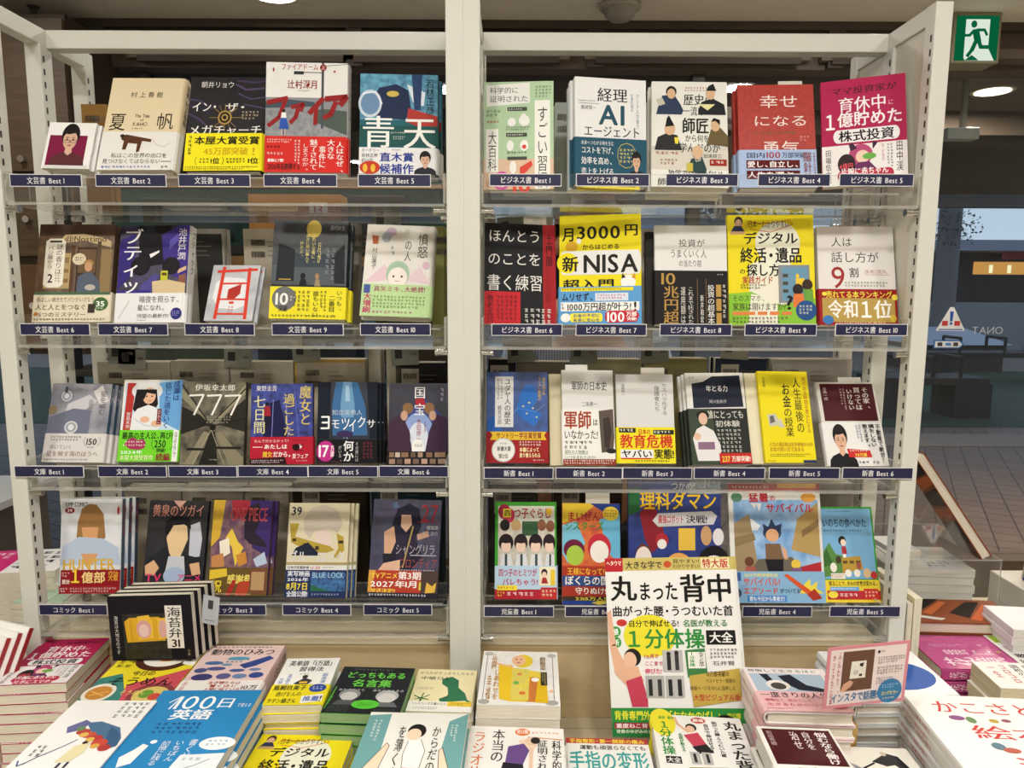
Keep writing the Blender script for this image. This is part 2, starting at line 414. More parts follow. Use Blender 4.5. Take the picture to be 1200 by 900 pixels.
for i, (x, z, w, h) in enumerate(((.30, .16, .09, .07), (.26, .06, .08, .05))):
    m = MB(); m.box(-2.0 + x, 2.676, 1.25 + z, -2.0 + x + w, 2.679, 1.25 + z + h, mat('d8d4c8', .7)); m.box(-2.0 + x + .01, 2.6755, 1.25 + z + h * .7, -2.0 + x + w - .02, 2.6765, 1.25 + z + h * .8, mat('6a6a68', .7))
    tag(m.build('paper_notice'), ('upper', 'lower')[i] + ' small white paper notice on the brown cupboard at far left', 'notice')
root = empty('notice_board', (-.75, 2.42, 1.60)); tag(root, 'dark green board with tan frame behind the left bay', 'board')
MB().box(-.62, 0, 0, .62, .02, .25, mat('1c4038', .7)).build('panel', root)
f = MB(); TAN = noise_mat('a8804c', 'b88e58', 7, .6, (1, 1, 10), name='tan_wood')
f.box(-.64, -.01, -.03, .64, .025, .03, TAN); f.box(-.64, -.01, .22, .64, .025, .25, TAN); f.build('frame', root)
for sx in (-.55, .55): MB().box(sx - .02, .02, -1.60, sx + .02, .06, .1, mat('3a3a38', .5)).build('leg', root)
root = empty('cardboard_box', (-.66, 2.25, 1.64)); tag(root, 'tan cardboard box carrying a white number tag behind the top left shelf', 'box')
MB().box(-.14, 0, 0, .14, .09, .14, noise_mat('a8763c', 'b4834a', 9, .8, name='cardboard')).build('carton', root)
g = MB(); g.box(.045, -.003, .075, .10, -.001, .115, mat('e8e4da', .6)); TAG13 = g; tag13_root = root
# board shelf those boxes stand on
root = empty('storage_rack', (-.75, 2.28, 0)); tag(root, 'dark storage rack standing behind the left bay', 'rack')
for sx in (-.6, .6): MB().box(sx - .02, -.08, 0, sx + .02, -.04, 1.9, mat('2c2a28', .5)).build('upright', root)
for z in (.5, .9, 1.25, 1.62): MB().box(-.62, -.1, z - .02, .62, .09, z, mat('2c2a28', .5)).build('shelf_board', root)
for i, (x, z, w, h, c) in enumerate(((-.98, 1.64, .22, .12, '2c3c3a'), (-.40, 1.64, .16, .13, '23211f'), (-1.0, 1.27, .26, .2, '3c4a40'), (-.62, 1.27, .3, .2, '2a3440'), (-.30, 1.27, .22, .16, '4a4238'), (-1.05, .92, .3, .22, '3a342e'), (-.7, .92, .28, .2, '3c4640'), (-.36, .92, .26, .22, '2c2a2c'))):
    rt = empty('storage_box', (x, 2.24, z)); tag(rt, ('dark teal', 'black', 'grey green', 'slate blue', 'olive brown', 'dark brown', 'moss green', 'charcoal')[i] + ' lidded storage box on the rack behind the left bay', 'box', 'storage boxes on the dark rack')
    MB().box(-w / 2, -.05, 0, w / 2, .08, h * .8, mat(c, .6), bev=.004).build('body', rt); MB().box(-w / 2 - .004, -.054, h * .8, w / 2 + .004, .084, h, mat(c, .5), bev=.004).build('lid', rt)

# ---------------------------------------------------------------- ceiling fittings
def ceiling_light(x, y, on, label):
    rt = empty('ceiling_light', (x, y, CEIL - .03)); tag(rt, label, 'ceiling light', 'recessed downlights')
    MB().lathe([(.085, 0), (.095, -.004), (.1, 0)], mat('d8d2c6', .5), 28).build('trim_ring', rt)
    MB().cyl((0, 0, -.001), (0, 0, -.0035), .082, emit_mat('fff0d8', on), 28).build('diffuser', rt)
nm = ['left', 'left of centre', 'right of centre', 'right']
for i, (x, y) in enumerate(DOWNLIGHTS):
    ceiling_light(x, y, 9, ['front row downlight at the far left', 'front row downlight left of the camera', 'front row downlight right of the camera', 'front row downlight at the far right', 'rear row downlight behind the camera on the left', 'rear row downlight directly behind the camera', 'rear row downlight behind the camera on the right', 'downlight behind the shelves near the window', 'downlight at the right near the window', 'added fill downlight behind the right bay near the window', 'added fill downlight behind the far left post near the cupboard'][i])
ceiling_light(-.85, 2.72, 9, 'lit round downlight in the ceiling at the top edge, left of the smoke detector')
rt = empty('smoke_detector', (.39, 2.80, CEIL - .03)); tag(rt, 'round grey dome sensor on the ceiling above the right bay', 'detector')
MB().lathe([(0, 0), (.075, 0), (.075, -.018), (.06, -.022)], mat('b0aaa0', .5), 28).build('base', rt)
MB().lathe([(.06, -.022), (.055, -.042), (.038, -.056), (.015, -.062), (0, -.063)], mat('98948c', .35), 28).build('dome', rt)
rt = empty('sprinkler', (-1.78, 2.85, CEIL - .03)); tag(rt, 'tiny metal sprinkler head on the ceiling at top left', 'sprinkler')
MB().lathe([(0, 0), (.022, 0), (.018, -.006), (.008, -.008), (.008, -.02), (.014, -.022), (0, -.026)], mat('6a6660', .3, .8), 16).build('head', rt)
# emergency exit sign
rt = empty('exit_sign', (1.735, 2.86, 2.352)); tag(rt, 'green and white running man exit sign box hanging from the ceiling', 'sign')
MB().box(-.09, 0, -.005, .09, .1, .178, mat('8f8872', .5), bev=.004).build('housing', rt)
GR = emit_mat('0b7a4a', .62); WH = emit_mat('e9f7e6', .95)
p = MB(); p.add([(-.08, -.0005, .004), (.08, -.0005, .004), (.08, -.0005, .164), (-.08, -.0005, .164)], [(0, 1, 2, 3)], GR)
def ep(pts, y, m): p.add([((u - 50) / 100 * .16, y, .164 - v / 100 * .16) for u, v in pts], [tuple(range(len(pts)))], m)
ep([(22, 8), (78, 8), (78, 72), (94, 100), (26, 100), (22, 94)], -.0012, WH)
def limb(a, bb, w, y=-.002): 
    a = Vector(a); bb = Vector(bb); d = (bb - a).normalized(); n = Vector((-d.y, d.x)) * w; e = d * w * .5
    ep([tuple(a - n - e), tuple(bb - n + e), tuple(bb + n + e), tuple(a + n - e)], y, GR)
ep([(41 + 7 * math.cos(t * PI / 10), 19 + 8 * math.sin(t * PI / 10)) for t in range(20)], -.002, GR)
limb((46, 34), (52, 56), 8); limb((42, 33), (32, 44), 3.2, -.0022); limb((32, 44), (20, 44), 3, -.0024); limb((52, 32), (66, 32), 3.2, -.0026); limb((66, 32), (72, 43), 3, -.0028)
limb((54, 56), (60, 70), 4.6, -.003); limb((60, 70), (80, 70), 4.2, -.0032); limb((48, 56), (40, 76), 4.8, -.0034); limb((40, 76), (30, 90), 4, -.0036)
ep([(24, 100), (40, 88), (52, 96), (56, 100)], -.0038, GR)
p.build('pictogram_panel', rt)

# ================================================================ outside, at dusk
PAVE = bpy.data.materials.new('paving_tiles'); PAVE.use_nodes = True
nt = PAVE.node_tree; bb = nt.nodes['Principled BSDF']; tcn = nt.nodes.new('ShaderNodeTexCoord'); br = nt.nodes.new('ShaderNodeTexBrick')
br.offset = 0; br.inputs['Scale'].default_value = 3.3; br.inputs['Color1'].default_value = lin('6a5c56'); br.inputs['Color2'].default_value = lin('74665e'); br.inputs['Mortar'].default_value = lin('3a3230')
br.inputs['Mortar Size'].default_value = .018; br.inputs['Brick Width'].default_value = .5; br.inputs['Row Height'].default_value = .5
mpn = nt.nodes.new('ShaderNodeMapping'); mpn.inputs['Rotation'].default_value = (0, 0, R(28)); nt.links.new(tcn.outputs['Object'], mpn.inputs[0])
nt.links.new(mpn.outputs[0], br.inputs[0]); nt.links.new(br.outputs[0], bb.inputs['Base Color']); bb.inputs['Roughness'].default_value = .6
struct(MB().box(-25, 3.12, -.06, 30, 40, -.005, PAVE).build('ground'))
tag(MB().box(-12, 7.9, -.005, 14, 13.5, 0, noise_mat('1c3a30', '28483a', 3, .9, name='dark_lawn')).build('lawn'), 'dark green lawn across the paving outside', 'lawn', kind='stuff')
tag(MB().box(1.9, 6.9, -.004, 9, 7.5, .004, mat('8a8074', .8)).build('tactile_strip'), 'pale kerb strip in the paving outside the window', 'kerb')
SOF = mat('6a6058', .8)
b = MB(); b.box(-8, 3.13, 2.42, 12, 6.2, 2.55, SOF); b.box(-8, 3.9, 2.30, 12, 4.05, 2.42, mat('4a4038', .7)); b.box(-8, 4.9, 2.22, 12, 5.6, 2.42, mat('5c5042', .8)); b.box(-8, 6.05, 2.18, 12, 6.2, 2.42, mat('7c7a80', .8))
struct(b.build('outer_soffit'))
rt = empty('ceiling_light', (2.23, 3.52, 2.418)); tag(rt, 'lit oval downlight in the soffit outside, under the exit sign', 'ceiling light', 'recessed downlights')
MB().lathe([(.08, 0), (.09, -.004), (.095, 0)], mat('a89c8c', .5), 28).build('trim_ring', rt); MB().cyl((0, 0, -.001), (0, 0, -.0035), .075, emit_mat('ffe6c0', 8), 28).build('diffuser', rt)
area('soffit_lamp', (2.23, 3.52, 2.40), 60, .15, (1, .8, .6))
area('soffit_lamp', (3.6, 4.2, 2.2), 60, .15, (1, .62, .35))
rt = empty('wall_sensor', (2.0, 3.3, 2.16)); tag(rt, 'small white box fixed under the soffit right of the shelf post', 'sensor')
MB().box(-.09, 0, 0, .05, .06, .05, mat('b4b0a8', .5), bev=.004).build('case', rt); MB().box(-.02, .02, .05, 0, .04, .27, mat('8a867e', .5)).build('bracket', rt)
# far building with lit restaurant front
rt = empty('building', (14, 22, 0)); tag(rt, 'low dark shop building with lit restaurant front across the plaza', 'building')
MB().box(-26, 0, 0, 14, 4, 2.8, mat('262a34', .8)).build('wall', rt)
MB().box(-26, -1.2, 2.62, 14, .2, 2.92, mat('8a94a4', .7)).build('roof_canopy', rt)
MB().box(-.2, -.06, 1.98, 6, -.02, 2.35, emit_mat('ffb45a', .9)).build('lit_front', rt)
for i in range(9): MB().box(.25 + i * .55, -.1, 2.02, .34 + i * .55, -.06, 2.26, emit_mat('fff0c0', 1.6)).build('lamp', rt)
MB().box(.4, -.4, 2.42, 2.2, -.35, 2.85, mat('b01838', .6)).build('sign_board', rt)
MB().box(-26, -3.5, 0, 1.6, -3.3, 1.2, mat('7f868c', .7)).build('low_wall', rt)
MB().box(1.4, -4.5, 0, 8, -4.3, 1.25, mat('4e545c', .7)).build('parapet', rt)
rt = empty('building', (6.5, 30, 0)); tag(rt, 'grey block with white arched roof behind the dark shop building', 'building')
arch = [(-8, 0)] + [(8 * math.cos(PI - i * PI / 16), 2.4 + 2.0 * math.sin(i * PI / 16)) for i in range(17)] + [(8, 0)]
MB().prism(arch, 0, 5, mat('9aa6b8', .7)).build('hall', rt)
for i, (x, y, c) in enumerate(((8.4, 14.2, '6d6a70'),)):
    rt = empty('column', (x, y, 0)); tag(rt, ('slim grey column rising from a planter outside', 'darker column farther across the plaza')[i], 'column')
    MB().cyl((0, 0, .8), (0, 0, 3.1), .2, mat(c, .7), 18).build('shaft', rt)
    MB().cyl((0, 0, .8), (0, 0, .9), .26, mat(c, .7), 18).build('base', rt)
rt = empty('planter', (8.4, 14.2, 0)); tag(rt, 'square planter with pale sloping lid around the slim column', 'planter')
MB().box(-.75, -.75, 0, .75, .75, .5, mat('3c3634', .7)).build('box', rt)
m = MB(); m.add([(-.85, -.85, .5), (.85, -.85, .5), (.85, .85, .5), (-.85, .85, .5), (-.25, -.25, .8), (.25, -.25, .8), (.25, .25, .8), (-.25, .25, .8)], [(0, 1, 5, 4), (1, 2, 6, 5), (2, 3, 7, 6), (3, 0, 4, 7), (4, 5, 6, 7)], mat('aab4c2', .6)); m.build('lid', rt)
def leafy(name, loc, r, n, cols, label, cat, trunk=None):
    rt = empty(name, loc); tag(rt, label, cat); m = MB(); rn = random.Random(n)
    for i in range(n):
        a, e, q = rn.uniform(0, 2 * PI), rn.uniform(-1, 1), rn.random() ** .4
        c = Vector((math.cos(a) * math.sqrt(1 - e * e), math.sin(a) * math.sqrt(1 - e * e), e * .8)) * r * q
        d = Vector((rn.uniform(-1, 1), rn.uniform(-1, 1), rn.uniform(-1, 1))).normalized() * .07 * r; u = d.orthogonal().normalized() * .04 * r
        m.add([c - d, c + u, c + d, c - u], [(0, 1, 2, 3)], mat(cols[i % len(cols)], .7))
    m.build('foliage', rt)
    if trunk: MB().cyl((0, 0, -trunk), (0, 0, 0), .09, mat('3a2e26', .8), 10, .05).build('trunk', rt)
leafy('tree', (2.7, 8.6, 2.15), .75, 900, ['1c2a22', '243428', '18221c'], 'dark bushy tree outside behind the right bay', 'tree', 2.15)
leafy('tree', (-3.2, 9.5, 2.2), .9, 900, ['1c2a22', '22322a', '18221c'], 'dark round tree outside behind the left bay', 'tree', 2.2)
leafy('hanging_plant', (8.3, 14.0, 2.7), .55, 260, ['24342a', '1c2a22', '3a4a34'], 'trailing green plant around the top of the slim column', 'plant', 0)
rt = empty('traffic_cone', (11.6, 15.2, 0)); tag(rt, 'orange traffic cone standing by the pale wall outside', 'cone')
MB().lathe([(.2, .03), (.05, .62), (0, .63)], mat('c83a1c', .5), 18).build('body', rt); MB().box(-.26, -.26, 0, .26, .26, .035, mat('a83018', .6)).build('base', rt)
def bench(x, y, L, label):
    rt = empty('bench', (x, y, 0)); tag(rt, label, 'bench', 'benches on the plaza'); dk = mat('1e1e24', .6)
    MB().box(-L / 2, -.28, .40, L / 2, .28, .48, dk).build('seat', rt)
    for sx in (-1, 1): MB().box(sx * L * .38 - .22, -.24, 0, sx * L * .38 + .22, .24, .40, mat('20242e', .7)).build('leg', rt)
    for sx in (-.55, 0, .5):
        m = MB(); q = sx * L * .5; m.tube([(q, -.24, .48), (q, -.24, .72), (q, .24, .72), (q, .24, .48)], .025, dk); m.build('armrest', rt)
bench(8.15, 12.2, 2.7, 'long dark bench with armrests on the lawn outside')
bench(4.95, 8.7, 1.3, 'short dark bench nearer the window outside')
# stickers and lettering on the pane
rt = empty('window_decal', (1.86, 3.08, 1.33)); tag(rt, 'triangular warning sticker with exclamation mark on the window', 'sticker')
m = MB(); m.add([(-.06, 0, 0), (.06, 0, 0), (.058, 0, .008), (.008, 0, .1), (-.008, 0, .1), (-.058, 0, .008)], [(0, 1, 2, 3, 4, 5)], mat('eef0f0', .5)); m.build('triangle', rt)
m = MB(); m.add([(-.008, -.001, .082), (-.005, -.001, .04), (.005, -.001, .04), (.008, -.001, .082)], [(0, 1, 2, 3)], mat('2458b0', .5)); m.cyl((0, -.001, .031), (0, -.0015, .031), .006, mat('2458b0', .5), 12)
m.box(-.038, -.0015, .022, -.014, -.001, .042, mat('c83a3a', .5)); m.box(.014, -.0015, .022, .038, -.001, .042, mat('c83a3a', .5)); m.box(-.05, -.0015, .004, .05, -.001, .008, mat('2458b0', .5)); m.build('mark', rt)
rt = empty('window_decal', (1.855, 3.08, 1.255)); tag(rt, 'small white arrow shaped sticker under the warning triangle on the window', 'sticker')
m = MB(); m.add([(-.062, 0, 0), (.05, 0, 0), (.068, 0, .018), (.05, 0, .036), (-.062, 0, .036)], [(0, 1, 2, 3, 4)], mat('2a6ab4', .5)); m.build('border', rt)
m = MB(); m.add([(-.056, -.001, .005), (.047, -.001, .005), (.06, -.001, .018), (.047, -.001, .031), (-.056, -.001, .031)], [(0, 1, 2, 3, 4)], mat('e4e6e6', .5))
for x in (-.045, .022): m.box(x, -.0018, .01, x + .02, -.0013, .026, mat('3a3a40', .5))
m.box(-.012, -.0018, .012, .012, -.0013, .024, mat('4a8ac8', .5)); m.build('panel', rt)
WINTEXT = (1.95, 3.08, 1.318)

# ================================================================ the two shelf bays
FY = 1.24; LX0, LX1 = -.850, -.110; RX0, RX1 = -.054, .683; TOPZ = 1.963
TBL = .70
def bay(x0, x1, label, board):
    rt = empty('bookcase', ((x0 + x1) / 2, FY, 0)); tag(rt, label, 'bookcase', 'steel display shelf bays')
    cx = (x0 + x1) / 2; hw = (x1 - x0) / 2
    for s in (-1, 1):
        xi = s * hw; xo = s * (hw + .0285)
        for j, (y0, y1) in enumerate(((0, .03), (.13, .165), (.27, .30))):
            p = MB(); zt = TOPZ if j != 1 else TOPZ - .028
            p.box(min(xi, xo), y0, 0, max(xi, xo), y1, zt, CREAM, bev=.0018)
            up = p.build('upright', rt); p = MB()
            for k in range(60):                                     # punched slots on the inner face
                z = .62 + k * .0225
                if z > TOPZ - .06: break
                a = .006; p.add([(xi - s * .0003, y0 + a, z), (xi - s * .0003, y0 + a + .005, z), (xi - s * .0003, y0 + a + .005, z + .011), (xi - s * .0003, y0 + a, z + .011)], [(0, 1, 2, 3)], SLOT)
            p.build('slot_strip', up)
        p = MB(); p.box(min(xi, xo) + .001, .028, TOPZ - .03, max(xi, xo) - .001, .272, TOPZ - .0005, CREAM, bev=.0015); p.build('side_rail', rt)
    MB().box(-hw - .001, .15, TOPZ - .033, hw + .001, .18, TOPZ - .001, CREAM, bev=.0015).build('top_rail', rt)
    if board: MB().box(hw + .006, .03, 1.43, hw + .022, .27, TOPZ - .03, mat('d2cec2', .5)).build('side_board', rt)
    MB().box(-hw, .032, TBL, hw, .046, .845, noise_mat('c4ad84', 'ceb88e', 6, .6, (1, 1, 14), name='beige_board')).build('lower_panel', rt)
    MB().box(-hw + .001, -.0015, TBL - .03, hw - .001, .031, TBL, mat('c2b59a', .5)).build('deck_edge', rt)
    MB().box(-hw, .03, .845, hw, .16, .856, mat('d8cbae', .5)).build('base_shelf', rt)
bay(LX0, LX1, 'left cream steel shelf bay with slotted posts and open back', False)
bay(RX0, RX1, 'right cream steel shelf bay with slotted posts beside the window', True)
def sheet(mb, x0, y0, z0, x1, y1, z1):
    """clear slab whose narrow rims show as bright edges"""
    v = [(x0, y0, z0), (x1, y0, z0), (x1, y1, z0), (x0, y1, z0), (x0, y0, z1), (x1, y0, z1), (x1, y1, z1), (x0, y1, z1)]
    F = [((0, 3, 2, 1), 2), ((4, 5, 6, 7), 2), ((0, 1, 5, 4), 1), ((2, 3, 7, 6), 1), ((1, 2, 6, 5), 0), ((3, 0, 4, 7), 0)]
    d = (x1 - x0, y1 - y0, z1 - z0); thin = d.index(min(d))
    mb.add(v, [f for f, a in F if a == thin], ACRYL); mb.add(v, [f for f, a in F if a != thin], ACRYL_EDGE)
ROWS = [('first', 1.640, 1.694), ('second', 1.401, 1.4385), ('third', 1.150, 1.1905), ('fourth', .880, .931)]
def tray(x0, x1, z, lip, rise, label, front=True):
    cx = (x0 + x1) / 2; hw = (x1 - x0) / 2 - .004
    y = FY if front else FY + .17
    rt = empty('acrylic_shelf', (cx, y, z)); tag(rt, label, 'shelf', 'clear acrylic shelf trays')
    m = MB(); sheet(m, -hw, .002, -.005, hw, .155, 0); m.build('shelf_plate', rt)
    if front:
        m = MB(); sheet(m, -hw, -.002, -.005, hw, .002, lip - z); m.build('front_lip', rt)
        if rise > .012:
            m = MB(); sheet(m, -hw + .012, .044, rise - .003, hw - .012, .14, rise); sheet(m, -hw + .012, .044, .0005, hw - .012, .0465, rise - .0035); m.build('riser', rt)
    for s in (-1, 1):
        m = MB(); sheet(m, s * hw - .002, .003, .001, s * hw + .002, .15, .05); m.build('end_cheek', rt)
        for yy in ((.008, .135) if front else (.02, .125)):
            m = MB(); xo = s * (hw + .003); m.cyl((xo, yy, -.011), (xo - s * .018, yy, -.011), .0055, CHROME, 14); m.cyl((xo - s * .018, yy, -.011), (xo - s * .021, yy, -.011), .0066, CHROME, 14); m.build('support_peg', rt)
LABEL_Z = {}
# ---------------------------------------------------------------- what is printed on each book (percent of the front cover)
ART = {}
ART['L1'] = """
R 0 0 100 100 f1f0ee
R 6 28 86 93 7c1440
B 12 2 88 96 17110f d9b198 5a2a2c
L 17110f .8 37,39 49,39 49,44 38,44 37,39
L 17110f .8 52,39 64,39 63,44 52,44 52,39
R 4 93 96 100 d9d9d8
"""
ART['L2'] = """
H 28 15.5 72 22 4a3d2c 村 上 春 樹
H 5 39 28 58 2a221a 夏
H 68 39 92 57 2a221a 帆
H 38 40 58 44 4a3d2c The Tale
H 46 45 51 48 4a3d2c of
H 37 49 57 53 4a3d2c KAHO
F 37 55 57 57 1 6a5d4c
BAND 60 e9e7e3
P 5a3620 26,65 32,63 52,66 66,68 66,71 54,70 52,81 48,82 48,73 36,72 34,79 29,79 30,70 26,68
E 27 64.5 3 1.8 2a2422
L b8b4ae .6 68,69 74,74 84,76 92,72
H 16 82.5 90 87.5 4a3d2c 私はこの世界の出口を
H 6 88.5 82 93.5 4a3d2c 見つけなくてはならない
R 83 91 96 91.6 4a3d2c
F 6 95.5 74 98.5 1 4f62b0
F 84 95.5 96 98.5 1 4a3d2c
"""
ART['L3'] = """
N 0 0 100 62 08080b 181724 30
L 4a3c5c 3 0,24 14,26 30,34 
L 3c3450 2 0,30 16,34 28,40
L 4a3c5c 3 0,40 12,44 24,52
L 56486a 3 60,8 74,14 98,12
L 56486a 2 64,18 80,24 100,22
L 4a3c5c 3 62,4 84,6 100,4
L 56486a 2 72,30 86,32 100,34
L a88a4c .8 48,30 48,58
L a88a4c .8 28,44 70,44
L a88a4c .8 34,34 63,54
L a88a4c .8 34,54 63,34
L a88a4c .5 40,31 57,57
L a88a4c .5 40,57 57,31
E 48 44 9 7.5 b0904c
E 48 44 7 5.8 17161a
E 48 44 4.5 3.8 b0904c
E 48 44 2.5 2 17161a
H 14 5 58 12 e8e6e2 朝井リョウ
H 4 27 38 38 f2f0ec* イン・
H 48 28 76 38 f2f0ec* ザ・
H 2 52 98 63 f2f0ec* メガチャーチ
F 70 37 92 47 3 c8b89a
BAND 61 f2e61e
G 3 64 9 86 1 3a3a20
H 11 64.5 96 73 17160e** 本屋大賞受賞
H 24 76 82 84 c89c18* 45万部突破
H 84 76 94 84 c89c18* !
H 34 87 46 93 17160e** 1位
F 20 87 32 93 2 17160e
F 54 87 80 93 2 17160e
H 82 87 96 93 17160e** 1位
L 17160e .5 16,86 14,90 16,94
L 17160e .5 49,86 51,90 49,94
F 2 95.5 96 99.5 2 4a4a20
"""
ART['L4'] = """
R 0 0 100 32 e9e8e6
R 0 32 100 70 8d9096
N 0 44 100 70 6e7176 8c8f94 12
P 4e5a52 60,44 70,42 100,44 100,66 60,54
P 44525e 0,36 30,34 60,36 60,40 0,42
R 68 0 71 60 4a4d55
L 3a3d44 1 36,9 70,9
R 34 8 46 11 2c2e34
L 3a3d44 .6 70,3 100,1
H 18 1 64 7 a02020* ファイアドーム
E 70 4.5 4.2 3 8e1c1c
H 67 2.6 73 6.2 f2e8e6 上
E 9 7 1 2 a02020
E 52 20 1.4 1.2 a02020
E 84 8 1.6 .8 a02020
H 26 16 64 24 8e1c1c* 辻村深月
F 40 25 56 27 1 8a4a4a
L 931a1c 6 3,37 26,33
L 931a1c 5 25,33 17,50 4,58
L 931a1c 5 32,41 46,38 43,44
L 931a1c 5 40,42 37,50 31,55
L 931a1c 6 70,33 54,46
L 931a1c 5 62,40 61,56
L 931a1c 7 74,33 99,31 92,38
L 931a1c 6 86,36 80,47 72,50
R 22 48 25 66 4b5a8e
E 22.5 44.5 2 1.6 1c1614
P f0efee 20,46 25,46 26,51 19,51
P 2c53b0 19,51 26,51 29,61 17,61
R 20 61 21.4 67 d8c0b0
R 23.5 61 25 67 d8c0b0
BAND 67.5 d3261f
F 3 70 34 74 2 f4d8d0
F 3 76 24 79 1 3a0a08
F 3 82 32 85 1 f4d8d0
H 4 88 24 91 ffffff** 最新に7冊!
H 4 92 44 98 2a0806** 2026年名刺得する
V 87 72 97 98 fbeeea* 人はなぜ、
V 76 70 86 88 fbeeea* 大きな
V 66 76 75 96 fbeeea* 事件に
V 55 70 65 98 fbeeea* 魅了されて
V 46 74 54 97 fbeeea しまうのか。
G 36 71 44 94 2 f4d8d0
"""
ART['L5'] = """
N 0 0 100 46 2b6f95 5aa6c4 9
P 1f2c4e 24,14 46,10 62,16 66,36 58,46 22,44 14,30
E 13 30 15 14 c8d6e4
E 13 30 12 11 6c8fb4
L e6edf2 2 4,20 20,18 28,30
P d8e3ec 60,10 84,18 82,32 68,28
P b03a34 62,34 100,42 100,60 60,48
P 28406a 66,0 80,0 78,36 70,36
E 42 20 8 3 cdb65a
R 0 52 100 72 1f5350
H 2 42 46 74 f1f1ee* 青
H 55 42 99 75 f1f1ee* 天
F 40 58 60 60 1 e2e2d8
F 43 62 58 66 2 c8d0c8
V 84 4 96 41 16222e 若林正恭
BAND 74 e9e9ea
H 3 75 26 79 2a2a2a オードリー
H 3 80 24 84 2a2a2a 若林正恭
H 3 85 18 89 2a2a2a 初小説
E 14 94 13 6.5 c43a22
E 8 94.5 3 4 e8b83a
E 18 94.5 3 4 e8b83a
H 26 79 70 88 233a94** 直木賞
H 26 90 70 100 233a94** 候補作
F 42 75.5 56 77.5 1 3a3a8a
B 70 77 99 101 151212 dcb49c 22252c
"""
ART['L6'] = """
N 0 0 100 72 4a3527 6f533a 7
R 0 0 100 12 4c382a
P c9b48a 28,17 34,11 60,10 90,15 96,18 96,24 60,17 28,20
H 34 12 90 18 4a3420* @Nostimo
R 10 30 44 66 b29c6c
R 12 34 42 40 8c744c
R 12 46 42 50 8a6e46
R 12 56 42 60 866a44
R 44 22 49 72 5b402b
R 78 18 83 72 5a4a34
R 52 24 78 72 3f3023
R 54 26 77 50 6a5238
E 55 36 9 6 d9cdb0
F 49 33.5 61 38.5 2 5a4a38
R 84 26 98 70 8d7850
E 68 40 6.5 3.5 a8814c
E 68 44 5 5 c89a78
P 566070 55,54 64,50 74,50 84,60 86,72 54,72
E 72 65 7 3 b8b4ac
P e9e4d6 10,18 15,15 31,15 36,18 36,62 31,65 15,65 10,62
R 15 17 31 19 3a3226
V 24 20 33 52 3a3226 謎の香りは
V 13 22 21 46 3a3226 パン屋から
H 15 51 23 60 2a241c** 2
F 25 52 33 60 3 6a6050
BAND 70 e3dac2
R 0 70 100 72.6 4a6a4c
F 0 72.8 100 74 1 e3dac2
H 4 75 80 80 6a4a30 香ばしい焼きたてパンがいざなう
H 3 82 70 88 5a3c26* 人と人とをつなぐ
H 8 90 70 95 5a3c26* 5つのミステリー
E 88 82 10 6.8 456b3a
H 82 79 94 84.5 ffffff** 35
F 82 85.5 94 87.5 1 e8f0e0
R 72 82 81 91 3a3028
E 5 92 3 2 b87a3c
F 2 96 98 99 1 6a4a30
"""
ART['L7'] = """
N 0 0 100 72 1a1622 362a5e 6
P 14121a 26,0 74,0 66,40 30,44
P 3c2f86 60,10 84,0 100,0 100,58 70,50 64,34
P 352a78 0,16 22,8 24,50 0,66
P 5f55b4 72,16 84,8 84,16 72,26
P d8b48c 86,46 98,42 98,46 86,50
P 8a5a44 88,52 98,50 98,60 88,62
P 4f4a90 36,60 54,50 60,52 50,70 30,72
P d6c098 50,58 72,56 98,60 98,72 52,72
E 76 42 13 9 19161c
E 32 42 14 10 19161c
R 62 47 72 57 c8c832
R 63.5 49 70.5 52 5a4a2a
R 0 67 48 72 3a2f8a
P f0eff2 44,30 58,26 58,28 46,34
V 84 3 97 36 f2eef4 池井戸潤
V 5 3 34 70 f4f2f6* ブティッ
BAND 70 ececee
V 5 84 28 98 ececee ク
L b8b4b0 1 20,78 6,96
H 34 73 92 80 2a2a34 暗夜を照らす、
H 32 82 72 88 2a2a34 星になれ。
H 32 91 78 95.5 4a4a54 待望の最新作!
E 88 91 8 6 2b2b7c
F 82 88 94 94 3 a8a8d8
F 32 97 46 98.6 1 6a6a74
"""
ART['L8'] = """
N 0 0 100 100 a9adb4 c9ccd1 3
P e6e8ec 12,32 30,22 70,24 84,40 82,72 60,80 26,78 10,60
P b23226 40,44 66,34 66,52 52,64 40,60
L d6402e 7 24,4 22,96
L d6402e 7 78,6 84,96
L d6402e 6 12,12 94,8
L d6402e 4 24,34 80,33
L d6402e 4 24,62 82,62
L d6402e 4 22,88 84,88
R 46 66 56 70 d6402e
F 46 74 58 88 3 c4564a
"""
